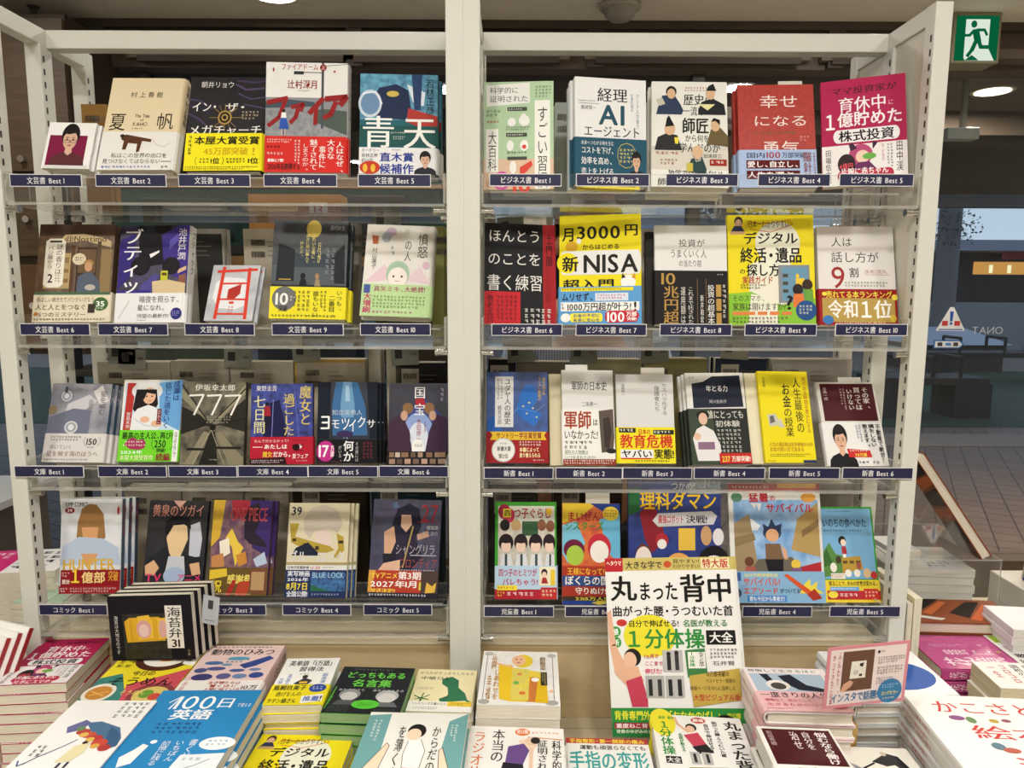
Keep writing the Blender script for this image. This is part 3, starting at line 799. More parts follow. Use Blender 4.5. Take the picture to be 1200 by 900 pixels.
ART['L9'] = """
N 0 0 100 70 12171d 272f38 5
R 0 46 100 62 545b62
R 24 34 80 48 3a434c
E 54 9 10 9 c8b258
P 1d2228 0,66 100,66 100,70 0,70
P 20262c 8,24 30,30 30,62 6,62
P 1d2328 80,36 96,24 98,64 84,64
E 42 57 3.4 3.4 15181c
E 61 57 2.6 3 a8885c
P 15181c 39,60 46,60 48,68 37,68
P 9a8a6c 59,60 64,60 66,67 58,67
R 10 60 26 61 c8a848
H 76 5 96 10 b8b8b8 田代紗生
V 60 22 65 44 e0d48c* 月が
V 52 13 57 42 e0d48c* きれいな夜に、
V 44 14 49 44 e0d48c* 誰かに想い編んで
V 36 22 41 36 e0d48c* ほしかった。
G 70 28 86 60 2 8a9098
BAND 68 ecdf2a
E 19 80 16 12 6e6f70
H 7 74 26 86 f0f0ea** 10
F 27 77 34 83 2 f0f0ea
H 12 87 24 93 2a2a1a** 突破
V 88 71 96 90 4a4a20* いつも、
V 78 76 87 96 3a3a1a* 二番目。
V 57 72 65 98 3a3a1a* 誰もいない
G 66 72 76 94 2 5a5a24
G 30 72 54 92 4 6a6a2a
F 3 95.5 96 99 1 6a6a2a
"""
ART['L10'] = """
E 36 8 8 5 c8b0c4
E 30 14 7 6 b4bcc8
P b4643c 8,12 18,13 18,22 10,22
E 60 7 4 3 d0d4c4
V 76 8 92 36 4a4640 憤怒
V 57 16 68 40 4a4640 の人
V 10 26 18 49 5a5650 村山葉子
G 36 24 44 40 1 9a9690
P e4c8d0 2,64 30,44 46,60 
P e4ccd4 60,60 82,46 98,64
E 50 54 17 14 a8c4ac
E 50 58 14 11 f2e9e0
E 44 57 1.6 1.3 6a5a54
E 56 57 1.6 1.3 6a5a54
L c08a84 1 46,62 54,62
E 90 44 5 4 dcb8c8
BAND 66 b9d79c
R 3 67 12 76 4a58a0
V 3 76 15 97 c03068** 大増刷
H 17 68 92 74 a84068* 真矢ミキ、大絶賛!
F 17 78 92 92 4 6a9458
F 17 94 92 98 1 b07088
"""
ART['L11'] = """
N 0 0 100 66 6f7484 a9a8b0 2.5
P c9c8cc 30,26 64,14 78,22 50,40 20,60
P d9d6d4 70,10 84,2 98,22 84,28
P 70748a 0,44 40,32 70,34 70,66 0,66
E 26 16 9 7 c8ccd4
E 26 16 7 5.4 9096a4
E 26 16 4 3.4 d6dae0
E 40 56 11 8 cfd2d8
E 40 56 8.5 6 9a9ea8
E 40 56 5 4 dcdee2
E 6 34 7 6 8a7a60
R 22 4 27 12 4a5060
V 82 9 94 40 6a5c64 星を編む
V 64 20 73 38 8a7880 凪良ゆう
BAND 64 ddd9d6
F 10 67 62 74 2 4a4642
H 10 78 48 84 8a7e76* 歩いていく
H 6 86 92 93 8a7466* 星を映す海のほうへ
H 70 70 88 78 3a3632** 150
L 6a6660 .6 68,68 65,74 70,80
L 6a6660 .6 90,68 94,74 89,80
F 72 80 86 83 1 4a4642
F 4 95.5 88 98.5 1 4a4642
"""
ART['L12'] = """
R 0 0 100 63 c8e0f2
P 6aa6dc 60,4 100,0 100,63 64,50
P b8342c 6,4 20,4 16,63 4,63
R 0 0 3 63 f0eee8
R 3 0 60 4 f0eee8
E 40 14 26 12 dfe2e6
E 40 9 17 9 eceef0
P 1c1616 22,12 56,12 60,30 54,40 26,44 18,36
E 44 20 11 10 e6b898
P 1c1616 30,12 56,12 54,18 40,16 36,24 31,26
E 40 20.5 1.4 1 201818
E 49 20.5 1.4 1 201818
L a04848 .8 43,26 48,26
P e9ebef 26,36 44,31 56,34 66,44 64,63 16,63 18,44
E 40 49 8 4 e6b898
E 60 54 9 4 e6b898
L c8ccd4 1.5 22,48 40,56 62,58
R 60 36 67 55 7a2a34
V 61 37 66 54 f0e8e6 びわこ
V 84 1 96 26 22408a* 成瀬は
V 70 3 82 60 22408a* 信じた道をいく
V 8 40 16 60 f4ece8 宮島未奈
R 92 63 100 100 f0f0ee
BAND 62 74d62a
H 5 64.5 90 73 16300e** 最高の主人公、再び!
P a8365c 14,74 24,71 32,74 42,73 46,78 44,84 34,86 20,85 10,80
F 12 75 46 78 1 ffffff
F 8 79 54 82 1 f2f2e8
H 60 74 80 83 1c3414** 250
L 2a4a20 .7 57,73 55,79 60,86
L 2a4a20 .7 88,73 92,79 87,86
H 64 84 80 89 1c3414** 突破!
H 4 86.5 42 91 ffffff* 2024年
H 4 92 60 98.5 f8f4c8* 本屋大賞受賞作
H 64 90 88 99 8c1a30** 続編
R 91 62 100 100 f2f2ee
V 92.5 64 98 95 4a4a4a 成瀬は都を駆け抜く
"""
ART['L13'] = """
N 0 0 100 100 3a3730 7f7965 5
P 262420 0,30 40,44 44,52 0,64
P 8e8870 0,8 40,44 38,46 0,20
P 2a2822 100,20 62,46 60,52 100,60
P 999278 100,2 58,42 60,46 100,14
P 8f8972 36,60 6,100 22,100 46,62
P 24221e 46,60 30,100 60,100 54,60
P 8a846c 62,60 100,92 100,100 78,100 54,62
L 1e1c18 2 0,4 46,52 100,8
L 1e1c18 2 0,40 46,54 100,44
L b0a98c 1 20,100 48,58 70,100
R 10 80 44 83 26241f
R 56 78 96 81 26241f
E 50 55 5 4 1c1a17
H 20 3 84 11 e9e6dc* 伊坂幸太郎
L f2f0ea 3 12,17 34,16 20,40
L f2f0ea 3 40,17 62,16 48,40
L f2f0ea 3 68,17 92,16 78,40
F 40 41 78 51 3 a8a290
F 46 93 62 95 1 c8c4b4
"""
ART['L14'] = """
N 0 0 100 66 1c2566 3b4ba8 9
P 1a1c48 30,24 46,20 60,66 20,66
L 8a90d0 1 34,66 36,20
L 8a90d0 1 60,66 56,16
L 6a70c0 1 78,66 70,10
E 26 25 3 2.5 181420
P a22430 22,28 31,28 32,40 21,40
P 1a1830 22,40 31,40 31,56 22,56
H 8 2 42 9 e4e2ea* 東野圭吾
V 78 2 98 52 d8c66c* 魔女と
V 52 12 71 65 d8c66c* 過ごした
V 4 14 24 62 e2dca4* 七日間
BAND 66 b61c34
H 6 69 62 73 f4e4e4 なんで分かるかって?
R 4 78 20 79 f4e4e4
H 22 75 60 81 ffffff** あたしは
H 20 84 36 91 e8c83a** 魔女
H 37 84 66 91 ffffff** だから。
E 80 78 3.2 2.6 f4f4f4
E 74 79 6 4 26080c
R 68 76 86 77 26080c
F 70 70 94 72 1 3a0a12
F 72 82 94 85 1 3a0a12
H 68 87 94 93 f4e4e4** 夏フェア
F 74 95 92 97 1 f4c8cc
P 2a0c14 0,93 56,91 60,100 0,100
F 2 94 56 99 2 e8d8da
"""
ART['L15'] = """
N 0 0 100 72 070c18 121e38 5
P 3a6a9c 30,0 66,0 80,30 84,66 26,66 24,30
P 6c9cc4 42,0 56,0 62,30 60,44 40,44 38,28
P 9fc2dc 46,4 52,4 54,24 46,24
P 101828 0,0 22,0 20,70 0,70
P 101828 82,0 100,0 100,70 88,70
E 46 64 14 4 3a2a5a
H 24 34 75 41 c4d0dc 知念実希人
L f2f4f6 3 7,43 19,43 19,57 6,57
L f2f4f6 3 8,50 18,50
H 23 45 38 58 f2f4f6* モ
H 39 43 55 60 f2f4f6* ツ
H 52 45 66 62 f2f4f6* イ
H 66 42 82 57 f2f4f6* ク
H 82 46 98 57 f2f4f6* サ
F 44 68 56 71 1 a8b8c8
BAND 71 101014
E 15 85 15 12.5 c0308c
H 3 77 22 92 ffffff** 17
V 23 78 29 92 ffffff** 万部
V 44 72 62 98 f4f4f4** 何か
V 36 78 42 96 c8c8cc がいる。
V 64 74 70 98 c8c8cc その奥には
G 76 74 94 96 3 7a2a3c
F 2 97 38 99 1 9a3a5c
"""
ART['L16'] = """
N 0 0 100 84 0b0b1c 1a1a3c 5
P 3a4a8c 20,40 60,20 90,40 96,84 10,84
E 50 64 26 28 93a8dc
E 50 70 17 22 dfe6f4
E 50 80 10 12 f6f6f4
P 40283c 0,46 22,38 36,60 40,84 0,84
P 3c2440 100,44 80,38 68,60 62,84 100,84
E 32 31 9 7 8a6644
E 68 31 9 7 8a6644
E 26 40 6 6 c8a088
E 74 40 6 6 c8a088
P b02430 44,20 58,18 62,26 54,30 46,28
H 42 4 62 19 f2f2f4* 国
H 42 25 62 40 f2f2f4* 宝
V 47 44 55 72 a83038 吉田修一
V 60 46 63 60 8a3038 文庫版
R 37 63 40.5 72 d8d8e0
H 44 75 58 78 2a2a3a CLC
G 86 6 94 30 1 a8a8c0
R 0 84 100 100 181418
R 2 85 10 91 8c7058
R 12 85 20 91 c8b8a8
R 22 85 34 91 8c6c50
R 38 85 46 91 6a5648
R 50 85 58 91 b09078
R 64 85 74 91 8c6a54
R 78 85 96 91 9a7c64
R 2 93 12 99 a08070
R 15 93 24 99 5a4a40
R 28 93 38 99 b89884
R 42 93 52 99 7a6254
R 56 93 66 99 c0a08c
R 70 93 80 99 86705e
R 84 93 96 99 a48a74
"""
ART['L17'] = """
R 0 0 100 100 dcdfe6
N 0 0 100 66 d3d8e0 e6e8ec 3
P 9c7446 28,24 34,10 46,5 58,6 70,16 74,40 66,52 32,52 26,40
P d8a270 34,30 62,30 60,46 48,54 38,46
P b8c8de 4,50 30,40 70,42 96,52 100,70 0,70
P d8a270 34,58 62,58 54,70 42,70
H 6 3 44 8 2a2a34* JUMP COMICS
E 14 12 8 3.2 8c1c2c
H 9 10.4 19 13.8 ffffff** 39
V 92 6 97 18 b02430 ●
H 5 63 92 75 d8b03c** HUNTER
R 2 75 100 93 8e1820
H 14 73 38 90 f4d43c** １
H 36 77 76 89 f4d890** 億部
H 80 76 97 87 e8b03c* 突破
H 4 85 18 90 f6e6d8** 累計
F 4 77 16 83 2 f0c8c0
R 0 92 100 100 9a1f28
F 2 93.5 14 99 2 e8e4e4
F 18 93.5 96 99 2 d8c8c4
"""
ART['L18'] = """
N 0 0 100 100 121319 22242b 5
P d8a89c 40,0 62,0 52,8
H 6 4 94 17 d09080* 黄泉のツガイ
P c4c8d4 72,26 88,22 94,40 92,58 74,60
P e6c79c 38,24 66,24 70,40 60,58 42,58 34,40
P 16161a 30,22 44,16 70,18 74,30 62,25 44,26 36,36 31,36
P 23242a 4,62 34,48 44,58 44,82 8,80
P 23242a 64,56 96,60 98,80 66,82
P c8ccd4 40,58 66,58 70,76 36,76
P dcb088 2,68 16,62 26,70 18,78 4,78
P dcb088 76,66 92,64 96,76 82,78
E 52 78 18 9 a8bcd8
H 4 76 32 84 d83a6c** TV
H 56 76 98 84 d83a6c** アニメ
R 6 86 100 96 3a5c94
H 14 86.5 96 95.5 a8d0f0** 絶賛放送中
"""
ART['L19'] = """
N 0 0 100 100 5a3a5c 8c6a6a 7
P d8b03c 0,0 20,0 14,40 0,50
P a83040 30,0 62,0 60,16 36,20
P 3c2a6a 62,0 100,0 100,60 70,50
P 2c2430 54,20 62,6 78,2 82,20 74,34 92,44 96,50 66,46 56,40
P e8c84c 34,30 46,44 56,50 50,58 44,70 36,50 24,40
P f4ecd8 14,44 30,40 34,56 18,62
P c88a54 2,60 22,56 26,70 4,72
P b8c8dc 74,62 92,54 98,66 80,70
P cc8a3c 44,58 60,54 64,66 50,70
H 30 7 94 22 c8525c* ONE PIECE
R 0 71 100 100 6a5428
P e8c83c 2,74 30,72 32,80 2,84
H 6 84 24 97 f0d83c** 祝
H 32 78 74 88 f0e070** 感謝祭
P b03028 30,100 42,84 48,84 40,100
P b8452c 52,86 74,84 66,100 46,100
R 70 72 98 97 7a4a34
R 73 75 95 94 b8946a
F 2 97.5 96 99.5 1 e8dcc0
"""
ART['L20'] = """
R 0 0 100 100 dcd3b4
P c9bfae 24,18 36,6 56,2 78,6 90,22 82,32 70,28 58,34 44,30 36,38 28,32
P e2cfc4 46,30 68,28 74,40 70,50 52,50 46,42
P b29a3c 2,22 18,22 12,36 46,42 70,46 78,50 60,54 30,50 6,42
P b29a3c 80,32 92,36 94,50 84,58 76,58 84,48
R 8 38 14 41 3a3020
R 26 43 32 47 3a3020
R 46 46 52 50 3a3020
R 84 40 92 43 3a3020
P 1f2438 14,48 34,42 50,52 54,56 8,56
H 4 4 22 13 1c2034** 39
H 2 51 96 63 d8d8d8** ブルーロック
R 0 63 100 66 a89c6c
R 0 66 100 71 e2e2e0
H 2 67 38 70 2a2a3c** 日本代表最新章
H 40 67 56 70 c02438** U-20
F 60 67.5 84 69.5 1 4a4a5a
R 0 71 100 100 22305c
H 3 72 40 78 e8ecf4** 実写映画
H 3 79 38 83 e8ecf4** 2026年
H 2 84 38 92 f0dc3c** 8月7日
H 3 93 38 99 e8ecf4** 全国公開!
N 42 74 98 93 1c3a6c 3a78b0 14
H 44 73 96 79 a8c8e0* BLUE LOCK
P 2c6a4c 42,86 58,90 76,93 42,93
F 44 95 96 98 1 a8b4cc
"""
ART['L21'] = """
N 0 0 100 74 1c1a36 34325c 5
P 1c1a30 36,10 52,4 68,10 72,28 64,40 76,58 60,74 20,74 26,40 30,24
P d8b096 42,16 56,16 58,26 50,34 42,28
P d0a486 18,34 32,28 36,44 30,56 20,56
P 1a1828 18,56 34,56 32,70 20,72
P d8b096 20,66 44,62 44,74 12,74
P 2a2038 36,36 64,36 66,52 56,62 38,60
L b09a58 2 60,28 48,70
P c89c84 66,36 82,32 84,38 68,42
P 5a6c8c 28,4 34,2 38,8 30,10
H 70 4 97 23 a82838 27
R 66 23 97 23.6 a82838
H 80 27 97 31 c8c4cc 硬梨菜
H 74 33 97 37 c8c4cc 不二涼介
H 36 46 94 57 a8a4ac* シャングリラ
R 58 57 96 57.8 c8c4cc
H 42 60 98 71 984a44* フロンティア
F 36 71.5 96 74 1 d8d4dc
R 0 73 76 95 b03a24
P d8a040 0,73 10,73 4,95 0,95
H 4 75 42 81.5 f0d44c** TVアニメ
H 42 74 76 82 f4f0ec** 第3期
H 3 83 72 90 f6f2ee** 2027年1月
R 73 84 77 92 d8c84c
H 4 91 40 95.5 f0d44c** 放送決定!!
P 4a3a34 76,73 100,73 100,95 76,95
P e8b84c 84,84 92,88 98,84 96,94 82,95
R 0 95 100 100 20182c
F 2 96 96 99 1 e8e4ec
"""
ART['R1'] = """
R 0 0 100 72 b4d0ac
R 0 72 100 100 dfc0a4
P eef0ec 3,3 66,1 66,20 4,23
R 6 5 64 6 eef0ec
H 8 5 50 11 4a4a48 科学的に
H 8 13 64 19 4a4a48 証明された
F 74 4 96 16 4 5a7a56
R 73 18 95 100 f0f0ea
V 76 23 92 99 3a3a38 すごい習慣
R 3 44 21 84 f0f0ea
V 6 46 19 83 3a3a38 大百科
F 3 26 24 33 2 6a8a66
F 4 36 24 39 1 b05a4a
R 34 24 62 27.5 4a5048
F 36 25 60 27 1 e8ece4
R 32 48 62 51.5 4a5048
F 34 49 60 51 1 e8ece4
R 34 70 62 73 4a5048
E 40 38 6 4 f2f2ee
E 58 37 8 5 f2f2ee
E 57 33 4 3 f2f2ee
E 38 60 5 5 f2f2ee
E 58 60 6 5 f2f2ee
E 58 61 3 2 d84838
F 32 42 66 46 2 5a7a56
F 34 65 62 68 1 5a7a56
P d84838 52,80 68,74 70,78 58,86 52,86
E 42 80 5 6 f2f2ee
H 40 90 70 103 d84030** 10
E 26 92 12.5 8.5 d458a8
H 18 86 34 93 ffffff** 56
H 19 94 30 98 ffffff** 万部
F 4 92 14 98 3 b05a4a
"""
ART['R2'] = """
R 0 0 100 56 e9eaea
H 31 9 74 22 26282c* 経理
H 32 24 72 43 1f4f62** AI
H 12 44 92 55 26282c* エージェント
H 8 26 30 30 3a3c40 黒崎賢一
R 6 24 34 24.4 5a5c60
F 5 21 30 23 1 6a6c70
V 86 13 90 46 6a8a98 デジタル労働力
V 78 13 82 30 6a8a98 仕事が減る
BAND 56 1f5268
H 8 59 54 63 e4eaec 未来へつながる時を生む
H 8 64.5 54 71 f0f2f2* コストを下げ、
H 8 74 52 81 f0f2f2* 効率を高め、
H 8 84 54 90.5 f0f2f2* 売上を上げる
L c8b85c .8 60,66 64,62 72,60 80,62 84,67 83,76 78,82 70,83 62,80 59,73 60,66
F 62 65 82 79 4 d8cc7c
B 72 67 99 94 1c1816 d8ae94 1e2430
R 8 93 90 103 e8d63c
H 14 93.5 86 101 26241a** 入山章栄氏推薦!
"""
ART['R3'] = """
R 0 0 100 100 e8e8e2
R 0 62 100 66 d0cec4
R 0 66 100 84 d6d2c6
F 44 5 76 10 2 a8443c
H 42 12 84 23 26241f* 歴史の
H 42 24 70 33 26241f* 一流は
H 40 35 76 50 26241f** 師匠
H 44 51 76 58 26241f* から何を
H 36 59 90 68 26241f* 学んだのか
F 6 67 40 71 1 a8443c
F 12 74 36 80 2 a8443c
R 76 74 98 80 9c2c24
F 78 75 96 79 1 f0e4e0
H 68 69 92 73 4a4842 加来耕三
H 22 84 92 91 26241f* 独学では届かない!
H 8 92 96 99 26241f* 師になる人の知恵
P 2f3c58 8,26 14,14 30,13 38,22 42,28 40,32 6,32
E 26 10 7 5.5 1c1816
E 26 12 5.5 5 d8b490
P c8c4b4 6,18 14,16 18,22 10,24
P 2c2c2e 4,66 8,54 20,50 34,52 40,66
E 24 46 7 6 d8b490
P 1c1c20 18,44 20,36 23,33 28,40 30,43
P e8d84c 30,54 36,54 35,60 31,60
P 23242a 62,28 66,20 80,16 96,22 98,32 62,32
E 78 12 6 5.5 d8b490
P 1c1c20 72,9 76,4 82,2 86,9
P e4e0a8 62,22 84,22 74,28
P 6a5c3c 72,60 78,46 90,44 100,52 100,62
E 84 42 6 6 d8b490
P 1c1816 78,39 82,35 90,37 90,42 84,38
P 2c4444 46,86 52,74 66,72 72,84 70,88
E 60 68 7 6.5 d8b490
P a8a49c 54,70 60,76 66,70 64,76 58,77
R 46 78 54 86 c8b84c
"""
ART['R4'] = """
N 0 0 100 66 a02a20 b43428 14
H 28 10 80 23 f0e4de 幸せ
H 19 30 92 41 f0e4de になる
H 30 55 80 70 f0e4de 勇気
F 19 46 82 49 1 4a6a3c
F 80 50 94 56 2 d89a90
BAND 64 a9c0e4
H 9 66.5 34 72 26304a* 国内
H 35 66 54 72 a02828* 100
H 55 66.5 88 72 26304a* 万部突破!
R 9 74 78 82 5a1018
H 10 75 77 81 f6eeec** 愛し、自立し、
R 9 84 78 92 5a1018
H 10 85 77 91 f6eeec** 人生を選ぶ。
V 82 66 94 96 8a4a4c* 羅針盤
G 95 67 99 92 1 a05a5c
"""
ART['R5'] = """
R 0 0 100 62 b01c50
H 12 7 90 14 2a0c1c* ママ投資家が
H 20 17 78 31 f6eef0* 育休中
H 79 23 86 28 f0c8d4 に
H 1 30 20 48 f8f2f4** １
H 19 31 96 45 f6eef0** 億貯めた
R 20 47.5 86 60 f0eef0
E 20 53.7 6 6.3 f0eef0
E 86 53.7 6 6.3 f0eef0
H 20 48.5 86 59 26141c** 株式投資
R 0 62 100 100 efebea
V 4 65 11 98 2c2426* 田端信太郎
V 87 62 95 90 2c2426* 田中渓
G 76 64 84 86 2 6a5a5e
V 70 63 74 80 b04a78 ちょる子
E 46 72 14 10 b84a78
P 3a1c3a 32,62 36,60 42,66 34,68
P 3a1c3a 60,60 66,62 60,68
E 48 74 8 6 f0d0bc
P 6a2a5c 34,84 44,79 56,79 64,86 60,90 34,90
E 56 74 8 3 6ab04c
E 29 80 10.5 9.5 2c1c20
H 20 79 37 85 d84a5c** 4億円
R 24 86 78 100 b82848
E 24 91 6 5 b82848
E 78 91 6 5 b82848
H 22 84 78 91 fbeef0** 片腕に赤ちゃん
H 24 93 76 100 fbeef0** 片手にスマホ
"""
ART['R6'] = """
R 0 0 100 100 17171a
R 82 0 100 100 a01820
H 5 6 80 19 e9e7e2 ほんとう
H 4 29 80 42 e9e7e2 のことを
H 3 51 82 67 e9e7e2 書く練習
V 86 9 96 42 2c0a0c* 土門蘭
V 85 43 92 78 7a1018* はじめての時間
R 0 68 50 100 c0202a
V 3 71 13 99 2a0c0e* 養老孟司
G 16 72 46 97 5 5a1216
G 55 84 94 99 5 d8d4d0
"""
ART['R7'] = """
R 0 0 100 100 ecdc1c
H 3 11 20 24 1c1a12** 月
H 21 10 76 22 1c1a12** 3000
H 79 9 97 20 1c1a12** 円
E 15 29 7.5 5 d8a828
R 8 28 22 32 d8a828
E 24 24 3 2.5 f0f0ee
H 28 27 74 32 1c1a12** からはじめる
R 6 33 96 55 e6e6e4
E 6 44 6 11 e6e6e4
E 96 44 4 11 e6e6e4
E 10 44 13 9.5 ecdc1c
H 3 38 24 52 1c1a12** 新
H 29 36 98 53 1c1a12** NISA
H 4 59 68 69 1c1a12** 超入門
E 84 62 9 6.5 f2f2ee
P 1c1a12 76,59 77,54 81,58
P d89a2c 88,58 92,54 93,60
BAND 66 5c9ed6
R 2 67 90 70 ecdc1c
F 3 67.3 90 69.6 1 3a3a20
H 3 71.5 42 79 1c1a12** ムリせず、
R 44 72 84 79 d8e4f0
F 46 73 82 78 2 d03048
R 2 80 97 88 f0f0ec
H 10 80.5 88 88 1c1a12** 1000万円超が叶う!
F 3 80.5 9 87 2 1c1a12
H 89 80 96 88 1c1a12** !
P c02838 56,90 60,88 93,88 97,92 94,98 60,99 56,96
H 58 89 80 98 ffffff** 100
H 81 89 94 93.5 ffffff** 万部
H 82 94 94 97 ffffff** 突破!
R 16 90 50 98 f0e43c
E 16 94 3 4 f0e43c
E 50 94 3 4 f0e43c
H 17 90.5 50 93.8 2a4a8a** お金の不安に
H 17 94.5 50 98 2a4a8a** 未来に安心を
E 8 94 6 4 f2f2ee
"""
ART['R8'] = """
R 0 0 100 46 e7e5e2
H 33 14 70 22 2c2a28 投資が
H 21 24 72 33 2c2a28 うまくいく人
H 33 35 65 42 2c2a28 の当たり前
BAND 46 151414
H 3 48 34 60 b8924a* 10
V 11 61 33 99 b8924a* 兆円超
V 35 62 42 99 dcd8d2 運用額は
V 45 62 53 99 dcd8d2 これまで託された
R 58 54 58.6 99 8a6e3c
V 62 70 67 98 dcd8d2* 新井和宏
R 70 54 70.6 99 8a6e3c
V 72 60 82 99 e4e0da* 投資の超基本
R 84 60 91 72 b8924a
R 84 74 91 86 b8924a
R 84 88 91 99 b8924a
G 92 60 99 99 1 d0ccc4
F 86 49 96 51 1 d0ccc4
"""
ART['R9'] = """
R 0 0 100 100 ecdb20
P ecebd8 24,46 70,30 76,60 60,100 24,100
E 58 26 26 20 ecebd8
E 13 6 5 4.5 3a2a24
E 13 8 4 4 d8ae90
P 2c3458 4,15 8,10 16,10 20,15
R 3 15 20 18 c8a474
L d0602c .8 22,12 24,7 48,8 72,5 76,9 50,16 26,13
H 24 5 72 12 4a3a1c* 日本一わかりやすい
H 18 16 82 27 1c1a14** デジタル
H 14 30 86 44 1c1a14** 終活・遺品
H 13 49 20 54 1c1a14* の
H 21 45 60 56 1c1a14** 探し方
H 16 56 52 63 b05030** 実践ガイド
R 58 46 94 80 8a8e92
R 62 48 92 78 6a98b4
R 78 58 88 65 ecc83c
E 80 56 2 2 ecc83c
R 63 54 69 57 4a4438
R 63 61 69 64 4a4438
R 63 68 69 71 4a4438
F 14 63 44 68 2 4a4a3a
P 8ac23a 0,72 26,70 60,82 100,76 100,100 0,100
P ecebd8 26,72 56,76 56,100 22,100
H 4 73 42 79 26261c そのスマホ、
H 4 80 66 87 26261c* 家族は開けますか?
H 66 73 76 86 1c1a14** ?
E 80 68 6 5 2c2420
P e07a3c 75,72 86,72 88,84 74,84
E 91 64 6 5 3a2a24
P 6aa040 86,68 97,68 98,80 88,82
E 89 87 12 9 24508c
F 81 82 97 91 3 e0e4c8
R 4 88 30 91 e0844a
R 33 88 44 91 e0844a
R 47 88 58 91 e0844a
R 61 88 72 91 e0844a
F 4 92.5 70 99 2 4a4a3a
"""
ART['R10'] = """
R 0 0 100 64 e6e2df
H 18 11 46 21 38342f 人は
H 17 26 80 37 38342f 話し方が
H 15 40 36 63 a02a30 9
H 40 42 53 52 38342f* 割
H 60 44 90 48 b06a68 永松茂久
R 60 49 92 49.4 b06a68
F 34 56 92 62 2 7a746e
BAND 64 9a1a1e
H 8 66 94 73 f0dc4c** 売れてる本ランキング
R 3 73 97 97 b89a50
H 10 75 50 93 f6f4ee** 令和
H 48 74 71 94 fbfaf6** １
H 69 75 94 93 f6f4ee** 位
E 97 72 4 3 f0dc4c
E 6 69 3 2 f0dc4c
E 94 93 4 3.5 d8b83c
E 10 95 7 4.5 3c78b8
F 20 96.5 88 99 1 e8dcb0
"""
ART['R11'] = """
N 0 0 100 66 16356e 2450a0 5
P 2c6cc0 56,22 66,14 80,16 84,30 74,40 90,46 80,60 62,54 48,44
P 2460b4 2,54 16,46 26,66 2,66
L 7aa4d8 .5 30,60 50,40 80,44 96,36
E 60 38 2 1 d0c890
E 70 34 2 1 d0c890
E 66 46 1.4 1 d0c890
E 82 50 1.4 1 d0c890
E 76 40 1.4 1 d0c890
R 14 5 44 61 dfe0e0
V 29 7 40 58 26262c* ユダヤ人の歴史
V 18 37 25 58 26262c 鶴見太郎
G 17 8 27 32 2 6a6c74
V 84 5 90 32 d8b84c キリスト教徒の
V 91 6 97 26 d8b84c 歴史の四千年
BAND 66 9a1e24
P e0bc34 6,66 98,66 94,70 98,75 6,75 10,70
H 16 66.8 90 73.5 8a1a1e** サントリー学芸賞受賞
E 28 86 19 13 c8c8c4
E 28 86 17.5 12 ecece8
H 18 82 40 87 3a3a3a** 新書大賞
H 20 90 36 95 6a5a2c** 第2位
F 22 78 36 80 1 6a6a6a
F 54 76 92 82 2 f0dcd4
H 54 83 86 88 fff2b8** 本書によって
H 54 89 88 94 fff2b8** 塗り替えられる
F 76 96 96 98 1 f0dcd4
"""
ART['R12'] = """
R 0 0 100 100 e6e5e1
R 0 0 100 40 dedddb
H 18 12 88 22 2c2a28* 軍師の日本史
H 38 34 68 39 3a3834* 二条勇一
BAND 43 efede8
H 2 44 56 63 a04022** 軍師
H 58 52 68 60 2c2a28* は
H 2 64 68 74 2c2a28* いなかった!
F 3 75 60 85 2 4a4844
H 3 85 48 90 4a7a4c 現在の人物像は
H 3 90.5 62 95.5 4a7a4c いつ生まれたのか?
P 5a4e46 70,44 98,42 99,72 96,86 74,88 72,70
P 3a302a 78,52 90,50 94,66 88,84 80,82
E 92 86 10 2.6 26241f
R 0 94.5 100 101 8a3422
F 2 95 98 100 2 f0e0d8
"""
ART['R13'] = """
R 0 0 100 60 d9d9d8
V 79 10 89 46 3c3c3e カスハラ化する
V 66 13 76 42 3c3c3e 保護者たち
V 9 11 15 25 4a4a4c 鳥飼恭一
BAND 60 ecdf24
H 36 62 58 68 c03420** 日本の
R 3 61 32 66 26241c
R 62 63 98 68 26241c
F 4 61.5 31 65.5 1 f0f0e0
F 63 63.5 97 67.5 1 f0f0e0
H 4 68 96 83 d03420** 教育危機
R 5 85 62 94 ececea
H 6 85 60 94 1c1a14** ヤバい
H 63 84 98 95 1c1a14** 実態!
R 6 94 58 95.4 d03420
F 30 96 98 99 1 4a4824
"""
ART['R14'] = """
R 0 0 100 100 e4e2de
P 1c2134 10,12 30,10 46,4 94,3 96,38 10,39
H 34 14 72 21 e6e4e2* 年とる力
H 38 30 68 34 c8c8cc 阿川佐和子
F 6 4 20 7 1 5a5a5a
BAND 40 262a26
P 3a4636 0,40 40,40 44,100 0,100
H 32 42 94 51 c8c6be** 誰にとっても
H 44 53 86 60 c8c6be** 初体験
F 46 62 90 88 6 c8c8c0
E 24 47 11 5 26201e
E 24 51 7.5 6.5 e0baa2
P e4e2e2 4,72 12,62 24,58 40,64 50,80 48,96 10,96
R 12 76 40 84 8a6a84
E 12 70 6 4 e0baa2
R 46 88 100 99 c02a24
H 50 91 64 97 f4e44c** 237
H 66 91 98 97 fff4e8** 万部突破!
"""
